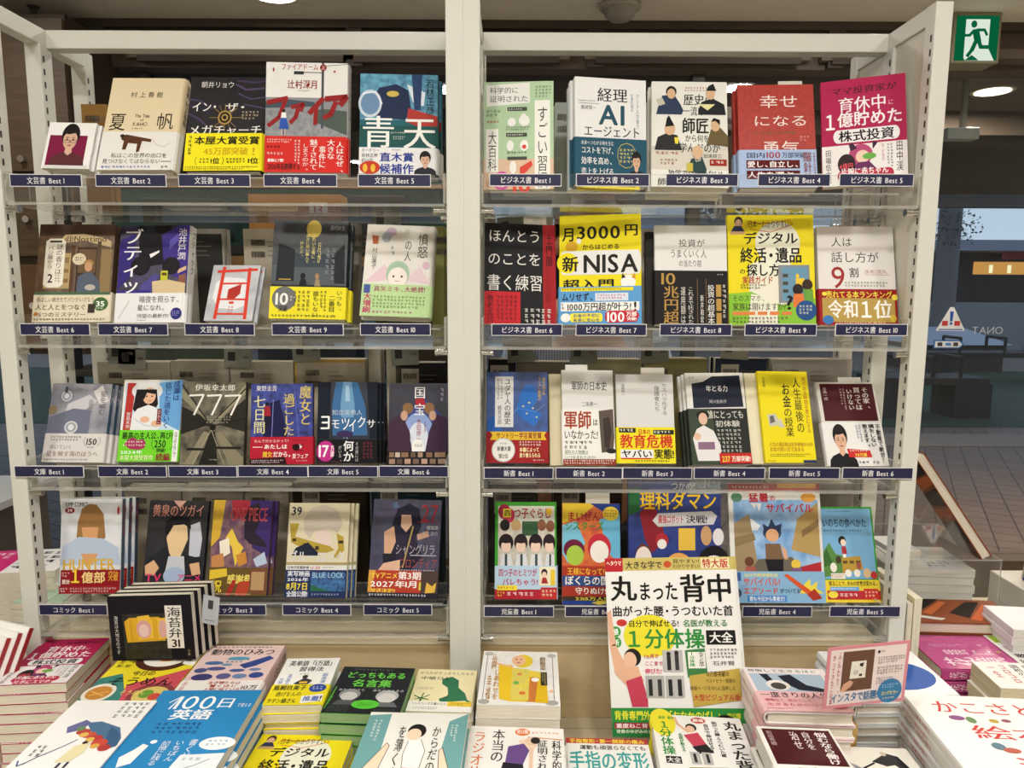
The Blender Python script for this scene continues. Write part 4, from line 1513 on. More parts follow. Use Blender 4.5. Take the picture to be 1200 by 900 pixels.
ART['R15'] = """
R 0 0 100 100 ecdc1e
V 68 6 84 68 2c2a18* 人生最後の
V 45 13 62 40 2c2a18** お金
V 45 40 62 72 2c2a18* の授業
V 88 6 96 68 b8642c* 残りある時間を豊かにする
V 8 6 14 18 2c2a18 大垣隆
P c8c8bc 12,48 28,47 34,54 30,60 14,61
P 6a6a64 16,50 24,49 26,56 16,58
P c8c8bc 30,58 38,52 44,62 34,62
H 10 78 96 82.5 a8542c* 人生の満足度は定年前後からの
H 10 83 78 88 a8542c* お金の使い方で決まる
F 10 90 88 94 2 4a4824
R 0 97 60 100 ecdc1e
F 4 97 26 99.4 1 4a4824
R 74 97 100 100 22345c
"""
ART['R16'] = """
R 0 0 100 100 dad5d0
R 6 2 97 47 4a161c
V 76 6 88 30 f0e8e6* その家、
V 62 6 74 34 f0e8e6* 買っては
V 50 8 60 34 f0e8e6* いけない
G 38 8 48 36 2 c0a8a8
V 10 6 17 22 d0bcbc 高島一誠
BAND 49 e9e8e6
B 2 51 50 102 1a1614 dcb094 15151a
V 88 51 96 97 201e1e** 不動産で絶対!
V 76 51 86 78 201e1e** 損をしない
V 66 51 75 76 201e1e** 教えます。
G 54 52 64 74 2 7a8aa0
P c82c2c 34,80 72,82 74,90 36,90
F 38 81 70 84 1 f6eae8
H 46 85 66 89.5 f0dc4c** 70万部
F 50 94 72 98 1 3a3a3a
F 74 94 90 98 1 7a7a7a
"""
ART['R17'] = """
R 0 0 100 100 3f9a34
R 5 4 97 67 dfe2d8
N 5 22 97 67 b8b4a8 d8cfc4 9
E 15 10 10 8 9a2440
E 22 14 10 8 c43a5c
R 13 7 26 16 f0dc3c
H 15 8 25 15 26241a** 四
H 30 6 92 17 a82440** つ子ぐらし
E 88 10 5 4 f0c83c
R 44 20 70 35 3a5c40
E 16 24 8 6 26201e
E 34 24 8 6 c8a878
E 76 24 7 6 8a5c44
E 90 25 7 6 8a5c44
E 18 42 12 9 241c20
E 42 42 11 9 2c2024
E 66 42 11 9 241c20
E 88 42 10 9 2c2024
E 18 46 8 6 ecd0bc
E 42 46 8 6 ecd0bc
E 66 46 8 6 ecd0bc
E 88 46 7 6 ecd0bc
P 241c20 10,42 18,37 27,42 18,43
P 2c2024 34,42 42,37 51,42 42,43
P 241c20 58,42 66,37 75,42 66,43
P 2c2024 80,42 88,37 97,42 88,43
P dcdee2 8,67 12,54 26,54 30,67
P dcdee2 32,67 36,54 50,54 54,67
P dcdee2 56,67 60,54 74,54 78,67
P dcdee2 80,67 84,54 96,54 97,67
R 16 54 20 67 3a4a50
R 41 54 45 67 3a4a50
R 65 54 69 67 3a4a50
R 88 54 91 67 3a4a50
BAND 66 b8d4ea
H 6 69 68 77 b83458** 四つ子のヒミツが
H 12 79 70 86 b83458** バレちゃう!
R 72 67 98 86 f0e8c8
E 80 73 5 4 2c2024
E 80 75 3.6 3 ecd0bc
P a82c34 75,84 77,78 83,78 86,84
R 90 70 97 86 e8c83c
R 0 90 100 100 b02434
R 4 86 36 91 f0dc3c
F 5 87 35 90 1 a82434
F 20 92 70 98 1 f0d8dc
R 74 88 100 100 c03030
F 76 90 98 98 2 f4e8c8
F 4 92 16 98 2 f0dc3c
"""
ART['R18'] = """
N 0 0 100 62 c84a34 d87a2c 6
P e8c83c 0,0 60,0 30,14 0,20
P 24408a 48,0 100,0 100,12 70,8
P 7ac0dc 0,22 24,18 40,40 10,60 0,50
P 6ab4d8 64,16 100,10 100,60 80,50
E 84 10 14 7 f0d84c
F 73 6 95 14 3 a8442c
H 8 8 66 18 b82438** まいぜん
H 4 18 72 27 3a8a3c** シスターズ
E 20 46 18 10 6a1c3c
E 22 52 15 10 a8c84c
E 64 44 20 14 c02c3c
E 64 48 16 11 f0ece4
BAND 63 a83828
H 8 64 76 71 f0b83c** 王様になって!?
R 0 72 100 82 30508a
H 4 72 96 81 f4f0e8** ぼくらの国を
H 22 83 76 90 f4f0e8** 守りぬけ!
R 0 92 100 96 3a3020
H 22 92.2 96 96 e8d84c** 2315万人突破
R 0 96 100 100 24408a
P e8d84c 50,98 62,96 96,97 62,100
"""
ART['R19'] = """
N 0 0 100 100 1c2c6c 2c4494 4
P 8a2430 12,28 24,18 34,30 40,50 26,60 18,50
P 2c6a3c 0,8 12,6 12,26 0,30
N 66 0 100 12 6a7a8c a8b4b8 20
H 46 2 72 9 e4e4e4* つかめ!
H 12 10 96 25 f0c82c** 理科ダマン
P d8d8dc 26,34 32,28 90,26 96,30 92,37 32,39
H 32 29.5 60 36 c03438** 最強ロボット
H 62 29.5 86 36 2c2c3c** 決戦!
R 54 40 72 58 e8c04c
E 36 50 7 6 b03038
E 36 53 5 4 f0ece8
E 84 46 6 8 c8a070
E 97 47 6 7 e4e2e4
P 6a3a2c 8,58 14,52 24,56 24,70 8,66
E 16 66 9 11 f0e4dc
P f0f0f4 2,84 12,76 30,78 34,96 2,98
E 54 80 19 20 e8a85c
E 54 83 16 17 f4f2ee
E 92 76 20 22 1c1a1c
E 92 80 18 18 f4f2ee
"""
ART['R20'] = """
R 0 0 100 100 e6e4e0
R 0 0 100 7 b83030
R 54 0 96 4 e0a83c
F 4 2 48 5 1 f0dcd8
N 5 14 97 74 6a9cd4 a4c8ec 4
P e8eef4 14,36 24,30 34,36 30,40 18,40
P a08c6a 5,34 22,26 30,74 5,74
P 8a7854 5,46 26,42 28,48 5,54
P b49860 74,30 97,16 97,62 66,56
P 8a704c 78,40 97,30 97,36 78,46
P 6c6458 30,64 66,62 80,74 20,74
E 46 42 10 6 3c4a60
P 2c3a58 36,34 42,37 46,30 50,36 57,34 55,42 38,43
E 46 44 7 5.5 e0ac84
P 7c6248 38,51 54,51 57,64 38,64
P e0ac84 55,52 60,56 62,64 58,64
P 1e1c24 37,64 57,64 56,74 40,74
E 20 66 5 4 6a4430
P a85a50 16,70 26,70 27,74 15,74
E 70 68 5 4 e8c84c
P 7a5a84 66,71 76,71 78,74 64,74
P b02c38 76,70 97,66 97,74 76,74
E 9 12 6 4 5a8a6c
E 87 12 8 4 e0a04c
H 22 8 44 16 c0303c** 猛暑
H 45 10 51 15 c0303c** の
H 40 17 92 25 c0303c** サバイバル
P e6e4e0 24,17 36,17 33,24 30,18 28,22
BAND 74 8ab8dc
R 1 75 10 82 3a5c9c
H 14 75.5 50 78.5 f0e47c** 1550万部突破記念
H 12 79 52 86 d85434** サバイバル!
H 12 87 50 93 d85434** エアソード
H 51 88 74 92 26262c** がついてる!
R 16 94 58 99 4a8ad0
H 18 94.5 56 98.5 f4f6f8** 君も今日から勇者だ!
P f0dc4c 78,84 84,80 84,86 92,82 90,88 98,92 88,92 86,97 80,92 72,92
P d8582c 56,77 60,76 88,92 84,95 60,80
P b03a2c 80,93 88,88 96,96 86,98
E 5 92 5 4 3a4a6c
"""
ART['R21'] = """
R 0 0 100 100 3a9a30
R 3 2 97 76 7ab0d8
P 5a8a44 3,48 16,38 26,50 40,52 46,70 3,74
P 3c6a34 3,52 10,44 20,60 3,64
F 18 4 74 6 1 3a5a6c
H 6 12 88 22 26303c* いのちの食べかた
F 8 24 90 27 1 3a4a5c
E 40 36 7 5 211c1a
E 42 38 5 3.5 f0dcc8
P a83434 38,42 46,42 47,50 38,50
R 39 50 45 55 f0f0ea
P b8943c 36,54 70,52 74,66 36,70
R 38 57 46 60 5a4a2c
R 50 57 58 60 5a4a2c
R 62 57 70 60 5a4a2c
E 20 64 6 5 f0ece4
E 30 56 5 4 4a3c30
E 46 70 6 4 f0ece4
E 62 70 6 4 f0ece4
E 80 70 7 5 d8b890
E 66 62 4 4 a85a4c
R 14 70 40 76 e8e4d8
F 15 71 39 75 2 a85434
E 92 72 6 4 c03a34
BAND 77 ecd43c
H 8 78 96 83 2c2a20** 知ることで、きみの世界が変わる。
R 10 84 62 88 6aa8d8
F 12 85 60 87 1 f4f6f8
R 4 88 100 97 b82c34
F 26 90 66 95 1 f4d8dc
R 70 86 96 97 d0342c
F 72 88 94 95 2 f4e0c8
E 14 92 9 3.6 f0dc4c
"""

ART['T3'] = """
R 0 0 100 100 17141c
N 16 28 72 98 0e0d0c 2a2a24 12
P d8a82c 18,40 24,34 60,33 66,40 66,70 20,72
P e8bc44 34,32 48,30 52,40 52,66 34,68
E 41 52 9 14 d8a0a0
E 41 54 6 10 e8c8c0
P e8bc44 58,36 70,34 72,66 58,68
E 64 52 5 14 d8a8a0
L c8902c 1 26,36 26,70
R 68 16 88 82 e6e2d8
V 70 18 87 66 211d1c* 海苔弁
H 70 68 87 80 211d1c** 31
V 6 30 11 90 d8d4cc 海苔は大地なのです
V 91 84 95 94 c8b890 うま
"""
ART['T2'] = """
R 0 0 100 100 f0efec
L 3a3a3a 1 60,20 70,50 64,54
L 3a3a3a 1 66,20 74,52
F 20 60 70 66 1 8a4a4a
"""
ART['T4'] = """
R 0 0 100 100 e6d62c
E 58 26 36 22 4a2a1c
E 58 24 28 17 f2efe6
E 60 26 10 6 e89c1c
E 40 18 8 5 7a3a28
P f0efe8 84,6 100,6 100,40 84,36
F 86 10 98 34 4 7a6a2a
P 3a8078 0,60 22,52 60,100 0,100
P c8505c 40,70 100,44 100,100 50,100
E 16 82 18 14 e8e2d4
E 16 82 14 10 c88a3c
L e8b45c 2 6,80 24,86
L e8b45c 2 8,86 26,80
E 78 86 26 18 8a3c44
E 78 86 20 13 d8c06c
E 72 84 8 6 6a9a3c
E 84 88 7 5 c84a3c
H 34 48 62 56 3a2a18* 今日の
H 14 58 92 72 1f1a14* そうめん
F 6 30 30 44 2 6a6420
H 40 78 70 86 e8dc7c そうめん
"""
ART['T5'] = """
R 0 0 100 100 f1f0ee
G 62 3 96 27 4 5a5a5c
P 4f7396 40,32 56,30 84,38 96,52 98,62 84,68 60,48
P 3f5f84 72,36 90,46 98,60 84,66
P 6a6a9c 22,38 36,28 46,32 40,42 28,46
E 46 44 8 4 b8443c
E 56 48 8 4 c8543c
E 66 52 9 4 b83c38
E 76 58 9 5 c84c3c
E 86 64 7 4 b03c38
E 50 48 5 3 e0b85c
E 62 54 5 3 e0b85c
E 74 62 5 3 d8a84c
E 40 40 5 3 6a8a5c
L 4a5c8c 1.4 14,84 22,76 40,62 48,54
L 4a5c8c 1.6 6,80 10,86 16,82
E 60 58 3 2 3a2a24
P e4dcae 52,62 66,58 68,70 62,80 46,82
R 52 82 55 90 3a3a4a
R 60 81 63 88 3a3a4a
G 10 62 24 76 2 6a6a6c
H 14 92 88 95 4a4a4c さんぽのようなたびだった
F 34 97 70 99 1 4a4a4c
"""
ART['T6'] = """
R 0 0 100 100 2a86c2
L f4f6f8 1.3 16,16 24,8 20,24
H 22 7 62 24 f4f8fa 100
H 62 10 82 23 f4f8fa* 日
H 84 17 98 22 f4f8fa で覚える
H 26 25 66 37 f4f8fa** 英語
F 20 40 66 54 3 1a4c7c
R 0 56 0.5 57 2a86c2
V 62 59 70 80 e8f0f6 書くが
V 50 60 58 82 e8f0f6 いちばん
V 38 61 46 86 e8f0f6 記憶に残る
P f0f4f6 10,78 18,70 22,64 28,66 26,74 24,84 14,88
E 30 62 3 2 f0f4f6
E 88 64 16 7 f0f4f6
F 78 60 98 67 2 8ab0cc
P e6ecf0 62,76 100,74 100,96 58,97
L 8a9cb0 1 70,90 80,86 90,80
F 66 78 90 82 1 9ab0c0
F 6 92 34 98 2 1a4c7c
"""
ART['T7'] = """
R 0 0 100 100 e4c8c4
H 8 8 92 22 26222c** 動物のひみつ
F 6 2 96 7 1 4a3a44
F 36 30 66 40 2 3c5a8c
E 50 30 14 4 5aa0bc
E 22 40 12 4 4a6a9c
P 34488c 56,44 88,24 96,30 78,46 66,52
E 30 52 12 4 50548c
E 58 56 10 3.4 4a5c98
E 80 54 8 3 6a86b0
E 12 56 8 5 4a5484
E 20 70 13 7 3c3c70
E 46 68 9 6 5a5a8c
E 66 68 9 5 6a86b0
E 86 66 9 6 34488c
E 40 44 7 2.6 6a94b8
F 94 20 99 70 1 6a5a64
BAND 78 e9e6e2
H 34 80 74 86 b03c34** 生き物たちは
H 38 87 72 92 b03c34** 驚くほど
H 34 93 78 99 b03c34** 人間に似ている
V 4 80 10 99 b86a64 本能
H 78 88 98 97 6a5a54** 10万
"""
ART['T8'] = """
R 0 0 100 60 eeeeea
H 10 6 96 18 2a2a30** 英単語「1万語」
H 32 20 78 30 2a2a30** 習得法
V 80 34 90 56 2c64b0* 超高速
V 6 44 14 62 2c64b0* 究極の
V 18 36 26 62 2c64b0* 英語力
E 50 42 5 4 3a3030
P 3a3a40 34,56 50,44 66,50 60,58 44,60
R 44 52 58 56 e0b83c
F 38 34 62 38 1 8a8a88
BAND 60 ecdc24
H 4 62 62 72 2a2a1c** 鳥飼玖美子
H 14 75 58 84 2a2a1c* 逃げをんの
H 4 88 54 97 2a2a1c** ラテン語さん
E 82 68 15 8 24489c
F 72 64 92 72 2 d0d8ec
P f0f0ec 60,84 96,80 98,94 62,98
H 64 84 92 94 2a54a8** 推薦
H 92 83 97 94 26241c** !
"""
ART['T9'] = """
R 0 0 100 100 23262a
F 16 4 84 9 1 6a7a6a
H 10 12 92 26 6fce4c** どっちもある
H 22 29 76 45 6fce4c** 名言集
L 6fce4c .8 4,46 2,92
F 40 46 74 48 1 8a9a8a
H 8 50 44 55 c8ccc8* あちらのさり
H 54 50 96 55 c8ccc8* あちらのふるさ
E 26 62 14 11 8f9294
E 26 66 11 9 c8c8c4
P 54585c 8,84 14,74 38,74 44,84
E 76 64 15 12 b4b6b6
E 76 68 12 10 d0d0cc
P 6a6e72 58,86 64,77 88,77 94,86
E 52 82 18 9 5cc83c
F 42 78 62 86 3 1c4a14
F 6 86 34 98 4 5a625c
F 66 90 94 98 3 5a625c
V 1 54 6 84 6fce4c どっちの道も正しい
"""
ART['T10'] = """
R 0 0 100 78 eae0b4
H 4 6 96 13 4a4a40 からだがすっきりしたなら
H 8 18 60 26 2e2e2a* 中敏ひひ
P 2f7350 44,24 60,18 72,26 74,44 86,56 92,72 50,78 46,70 60,62 56,44 46,36
L 2f7350 4 84,68 96,76
L 1d4a34 1 60,56 58,70 52,74
E 52 24 2 1.4 1d2a24
F 8 44 36 50 2 7a765c
L 3a4a34 3 18,72 16,84
L 3a6a3c 2 18,70 6,64
L 3a6a3c 2 18,70 30,62
L 3a6a3c 2 18,70 20,58
L 3a6a3c 2 18,70 8,72
L 3a6a3c 2 18,70 30,72
BAND 78 f0eee6
H 6 80 60 86 4a4a44 どんなちいさな暮れたち
F 10 90 50 96 2 8a8a80
R 62 78 100 88 e8c83c
F 66 80 96 86 2 5a4a20
"""
ART['T12'] = """
R 0 0 100 100 e9e8e2
P 6ea3a4 0,4 22,2 22,60 4,96 0,96
P 6ea3a4 82,10 100,0 100,100 90,70 78,50
P f0d8be 0,70 10,64 26,36 29,38 24,64 30,70 24,78 10,84 0,82
L 5a4434 .7 10,64 26,36 29,39 25,62 31,68
P f0d8be 100,78 92,70 80,40 77,42 80,66 76,74 82,84 100,92
L 5a4434 .7 92,70 80,40 77,43 80,66
E 52 22 9 8 1c1816
E 50 26 7 6.5 f0d4b8
P f4f2ee 46,34 58,32 64,44 62,62 46,62 44,46
L 4a4440 .6 46,34 44,48 46,62
L 4a4440 .6 58,32 64,44 62,62
P d86c34 46,62 62,62 60,94 46,94
V 34 16 42 90 2a2826* を薄くする
V 67 16 76 92 2a2826* からだの厚み
G 6 10 16 34 2 d8e6e4
G 84 14 92 34 2 d8e6e4
"""
ART['T13'] = """
R 0 0 100 100 eeedea
N 4 4 96 96 e8e6e2 f3f2f0 6
L 8a8a88 1 6,8 6,92
L 8a8a88 1 93,8 93,92
E 8 6 6 4 b8b8b4
E 92 8 6 4 b8b8b4
E 8 95 7 4 a8a8a4
E 90 95 8 4 a8a8a4
P e8c42c 22,28 40,28 40,94 26,90
P e8cc34 40,34 62,36 60,94 40,94
P e0b824 60,40 84,54 86,96 58,94
P c87a3c 64,52 74,48 70,94 60,94
P e8d04c 62,38 80,42 78,52 62,50
N 40 36 62 92 e8d44c d8cc6c 14
E 54 20 13 13 e8cc3c
E 48 19 9 10 ecbc98
E 45 17 1.2 1 4a3028
E 51 17 1.2 1 4a3028
E 48 24 2.4 1 b85a4c
L ecbc98 4 40,32 26,28 18,26
E 46 62 4 3 7ab45c
E 54 80 4 3 d87a3c
E 50 46 3 2.4 e08a5c
E 70 56 5 4 f4f0ea
E 90 76 3 2.4 ecbc98
V 12 6 20 36 b8842c* この世界
V 17 38 25 92 b8842c* しあわせを
V 9 48 15 92 a8782c 幸福
V 76 12 84 38 8a6a34* 酢酸菜
R 77 42 85 66 2c2a24
G 78 44 84 64 2 c8b47c
"""
ART['T14'] = """
R 0 0 100 100 efede9
V 4 6 18 60 d8743c* ラジオ体
V 24 3 38 42 26221f* 本当の
E 56 6 8 4.5 e07a3c
H 50 3 62 8 f8f0e8** 初公開
F 66 5 96 8 1 d88a5c
L e08a5c 1.4 62,12 98,14
P f0d4bc 52,16 64,14 72,22 66,30 58,28
E 66 17 7 5 e8c8b0
E 70 16 5 4 2a221e
P 6a4c8c 42,24 58,20 64,28 58,44 40,42
P 23202a 38,42 58,44 62,62 34,62
L e8c8b0 4 66,26 66,52
V 72 15 83 58 26221f* 証明された
V 87 15 97 62 26221f* 科学的に
"""
ART['T15'] = """
R 0 0 100 100 ecebe7
R 0 0 100 7 b03c3c
H 4 1 96 6.5 f0d84c** 手指整形・第一関節の痛み
H 16 9 96 15 2a2a28** 運動も頑張らなくても
H 2 17 96 40 3aa0a0** 手指の変形
H 2 43 96 56 2c8a90** 痛み・はれ・こわばり
E 20 70 14 10 2a1c18
H 40 60 96 76 26221f** 自力でよくなる
R 0 90 100 100 c03c3c
"""
ART['T16'] = """
R 0 0 100 100 ecebe8
R 0 0 100 7.5 c8b868
R 0 0 14 8 b8242c
H 1 1.5 13 4.5 f4ecd8** ヘタウマ
H 16 2 45 6.5 26241c** 大きな字で
E 49 4 3 2 c8502c
H 53 1 74 3.6 3a3418* 見やすい!
H 53 4 74 6.6 3a3418* わかりやすい!
R 75 0.6 97 6.8 e8e0b0
H 76 1 96 6.4 c02830** 特大版
H 3 10.5 24 25 17150f** 丸
H 25 14 56 25 17150f** まった
H 57 10 98 26 17150f** 背中
H 4 28 97 34 17150f** 曲がった腰・うつむいた首
E 32 45 20 12 e8dc34
E 11 37.5 4 2 c03a34
H 16 36 55 40 17150f** 自分で伸ばせる!
H 58 36 92 40 2c7a3c** 名医が教える
E 6 42.5 4 3 3a9a44
E 6 48.5 4 3 3a9a44
H 3.5 40.8 8.5 44.4 f0f4ec** 最
H 3.5 46.8 8.5 50.4 f0f4ec** 新
H 12 41 74 52 2f8c3c** １分体操
R 75 42 97 50 1c1a18
H 77 43 95 49 f0f0ec** 大全
F 77 52 97 58 3 4a4a48
H 78 59 95 61.5 2a2a28 石井賢
P e2b294 0,32 3,30 6,50 12,62 22,64 26,70 14,74 4,66 1,50
E 18 57 6.5 5 201c1a
E 16 58.5 5 4.6 e6bca0
P e2b294 12,62 22,62 24,68 14,70
P c04058 12,70 24,67 28,80 28,84 16,84
L e2b294 3 2,34 4,50 10,60
H 27 55 38 57.5 d03a6c** 1ヵ月で
H 27 59 41 61.5 d03a6c** ここまで
H 27 63 40 66 d03a6c** 伸びた!
R 41 53 56 65 b8b8b6
R 27 67 41 79 b0b0ae
R 42 67 56 79 b8b8b6
R 44 56 47 64 2a2a2c
R 50 55 53 64 3a3a3c
E 45.5 55 1.6 1.2 2a2220
E 51.5 54.4 1.6 1.2 2a2220
R 29 69 32 78 2a2a2c
R 36 69 39 78 3a3a3c
R 44 69 47 78 2a2a2c
R 51 69 54 78 2a2a2c
P 3a7a44 58,53 73,52 74,67 59,68
R 60 54 73 63 eceae4
V 68 54 72 62 26241c** 丸まった背中
V 61 54 65 62 3a9a44** 1分体操
P c0a44c 60,67 98,63 98,80 62,84
H 73 64.5 90 67.5 2a2414** 13万部突破の
H 72 68.5 94 71 2a2414* ベストセラー書籍の
H 60 72.5 94 75 2a2414* 体操ページを中心に抜粋した
H 62 77 97 80.5 b02828** 大型ビジュアル版
R 0 84.5 100 92 2f8c3c
H 2 86 84 91 e8e43c** 背骨専門外来式「おなかのばし」
H 86 87 96 90 e8e43c** 初公開
R 0 92 100 100 28783a
R 2 92.5 28 95.5 a82c3c
H 3 92.8 27 95.2 f4e8e8** 重度ねこ背
H 3 96 30 98 e8ecd8** 背骨のゆがみのと
E 84 94 10 6 1c1816
"""
ART['T17'] = """
R 0 0 100 100 ecebe8
E 12 10 14 18 e8dc34
H 8 2 16 6 3a9a44** 最新
H 18 2 26 6 3a9a44** 最新
V 6 8 20 50 2f8c3c** １分体操
R 8 52 24 60 1c1a18
H 9 53 23 59 f0f0ec** 大全
V 78 5 97 76 17150f** 丸まった背中
V 66 6 72 50 17150f** 曲がった腰・うつむいた首
V 56 10 62 46 17150f** 自分で伸ばせる!
E 52 6 8 4 c03a34
H 46 4 58 8 f4ece8** 腰痛
V 26 24 31 46 2c7a3c** 名医が教える
E 42 16 6 5 201c1a
E 41 18 4.6 4.4 e6bca0
L e2b294 3 26,3 28,12 38,22
P c04058 32,26 48,22 54,36 40,40
P 201e24 38,40 54,36 60,46 44,48
R 34 46 44 60 b8b8b6
R 46 46 56 60 b8b8b6
R 37 48 40 58 2a2a2c
R 50 48 53 58 2a2a2c
P c0a44c 30,64 70,62 70,84 32,86
H 34 70 66 76 2a2414** 13万部突破
"""
ART['T18'] = """
R 0 0 100 100 ecdedd
R 2 3 92 12 eeeae8
H 4 4 90 11 3a3a3e* 尊敬して生きるほど
R 4 15 92 56 a9bed0
P 1e2028 16,16 26,16 32,40 30,46 22,36
P 1e2230 38,20 54,16 66,40 92,52 84,56 54,52 44,40
E 32 42 14 12 e4dfd8
E 32 44 9 8 4a4640
V 93 16 99 42 3a3a3e* 人生
F 20 60 90 63 1 5a4a4c
BAND 58 eab9bd
H 4 60 84 72 2a2224* 一度きりの人生
H 6 75 60 81 c0485a* 情報なく、自分らしく
H 6 84 72 90 c0485a* 生きるためのコツ
E 86 88 10 6 d86a78
F 4 94 40 97 1 6a4a4c
"""
ART['T19'] = """
R 0 0 100 100 e6e3de
R 6 3 97 50 4a161c
V 74 6 90 48 ece4e2** 悩むなら働け
V 56 6 68 30 e8e0de* 自分を
V 40 6 52 30 e8e0de* 治せ
V 10 6 18 26 c8b0b0 和田秀樹
BAND 52 ecebe8
V 44 54 56 92 26262c** 我慢
V 28 54 40 92 b83c4c** 医者
V 12 54 24 92 26262c** 一家
H 58 56 82 66 26262c** 40年
E 84 76 14 12 8a9cc8
"""
ART['T20'] = """
R 0 0 100 100 e6e2d8
P 1f1d22 40,20 66,8 80,12 86,30 78,36 68,24 56,26
L 1f1d22 3 42,22 22,30
L d8ccc0 2 22,30 14,24
E 62 9 4 3 c8b4a4
P e0d8cc 60,28 70,34 60,60 50,60
P 8a8e98 8,22 22,30 28,44 20,44
L 4a4a4c 1 30,44 20,60
F 30 66 70 72 2 4a4a6a
"""
ART['T22'] = """
R 0 0 100 100 eceeee
E 56 56 40 34 2c58a8
E 52 60 14 12 b89a90
P b89a90 42,52 44,44 50,50
P b89a90 56,50 62,44 64,52
H 8 14 40 20 3a4a6a* ことばの
F 10 92 60 96 1 3a4a6a
"""
ART['T23'] = """
R 0 0 100 100 f0efec
H 12 8 96 24 c83434* かこさとし
H 24 38 98 54 c83434* 絵本を
H 34 72 100 90 c83434* 遊ぶ
E 22 30 5 3 8a4a84
E 30 32 3 4 6a8a5c
E 44 32 3 2.4 b8a03c
E 52 31 3 2 8a4a5c
E 80 29 4 3 6a9a6c
R 90 24 99 34 e8dcc0
L c8a04c .8 90,24 99,24 99,34 90,34 90,24
E 32 62 4 4 5a7a8c
E 38 66 5 3 b85a4c
E 60 66 9 7 8a7040
E 60 66 6 5 4a3c28
E 72 62 4 3 7a6aa0
F 40 95 76 98 1 6a5a5a
"""
ART['T25'] = """
R 0 0 100 100 c0508c
N 0 0 100 60 b84884 c85c96 8
V 8 8 34 54 f0dce8* 花鏡
V 40 14 56 52 eed4e2 鏡に
G 64 10 74 40 2 e0b0cc
E 70 48 3 2 d8a0bc
E 50 56 3 2 c8a86c
BAND 60 eceae8
V 4 62 26 98 2a2428** 家督の悲願
V 30 64 44 98 2a2428** 恩讐の
G 50 64 66 96 3 d05a90
R 76 62 98 84 a8c83c
G 78 64 96 82 3 4a6a20
"""
ART['T26'] = """
R 0 0 100 100 eeece8
V 76 6 92 50 26242a** 極意
V 60 8 72 60 26242a* 自分との
V 44 8 56 66 26242a* 調和の力
V 28 10 38 80 c03a38** コロコロ
V 12 10 22 60 c03a38* 一生
P c83c3c 60,60 98,52 98,80 60,84
F 64 62 94 78 3 f4e8e8
"""
ART['CARD'] = """
R 4 5 96 95 ecdcda
R 19 9 57 74 6a4a3a
P e8e4d8 30,26 48,26 48,54 29,54
P 2a2628 40,30 45,29 44,36 40,34
E 36 44 3 4 c8c4b8
E 42 49 2 2 2a2628
P d8a688 19,74 22,62 30,56 34,60 32,66 24,74
V 13 7 17 72 b0343c* ふんわり、
V 6.5 12 10.5 94 b0343c* かってきたこの本
E 62 14 1.6 2.6 2a2a2c
F 64 12 72 16 1 5a5a5a
F 62 22 94 34 3 7a7272
F 62 38 94 52 3 7a7272
F 62 56 82 68 3 7a7a8c
H 8 76 68 91 2a6a9c** インスタで話題!!
E 80 80 15 20 3a78a8
F 70 68 90 76 2 a8d0e8
H 70 80 91 87 f0e04c** ロングセラー
F 72 90 88 94 1 e8e0a0
"""
ART['TILT'] = """
P 1e1814 0,10 100,0 100,16 0,30
P c86c3c 0,32 100,18 100,26 0,44
P 1e1814 0,46 100,30 100,48 0,58
P b85c34 0,62 100,50 100,58 0,72
P 1e1814 0,76 100,62 100,84 0,92
P 5a3420 0,92 100,84 100,100 0,100
"""
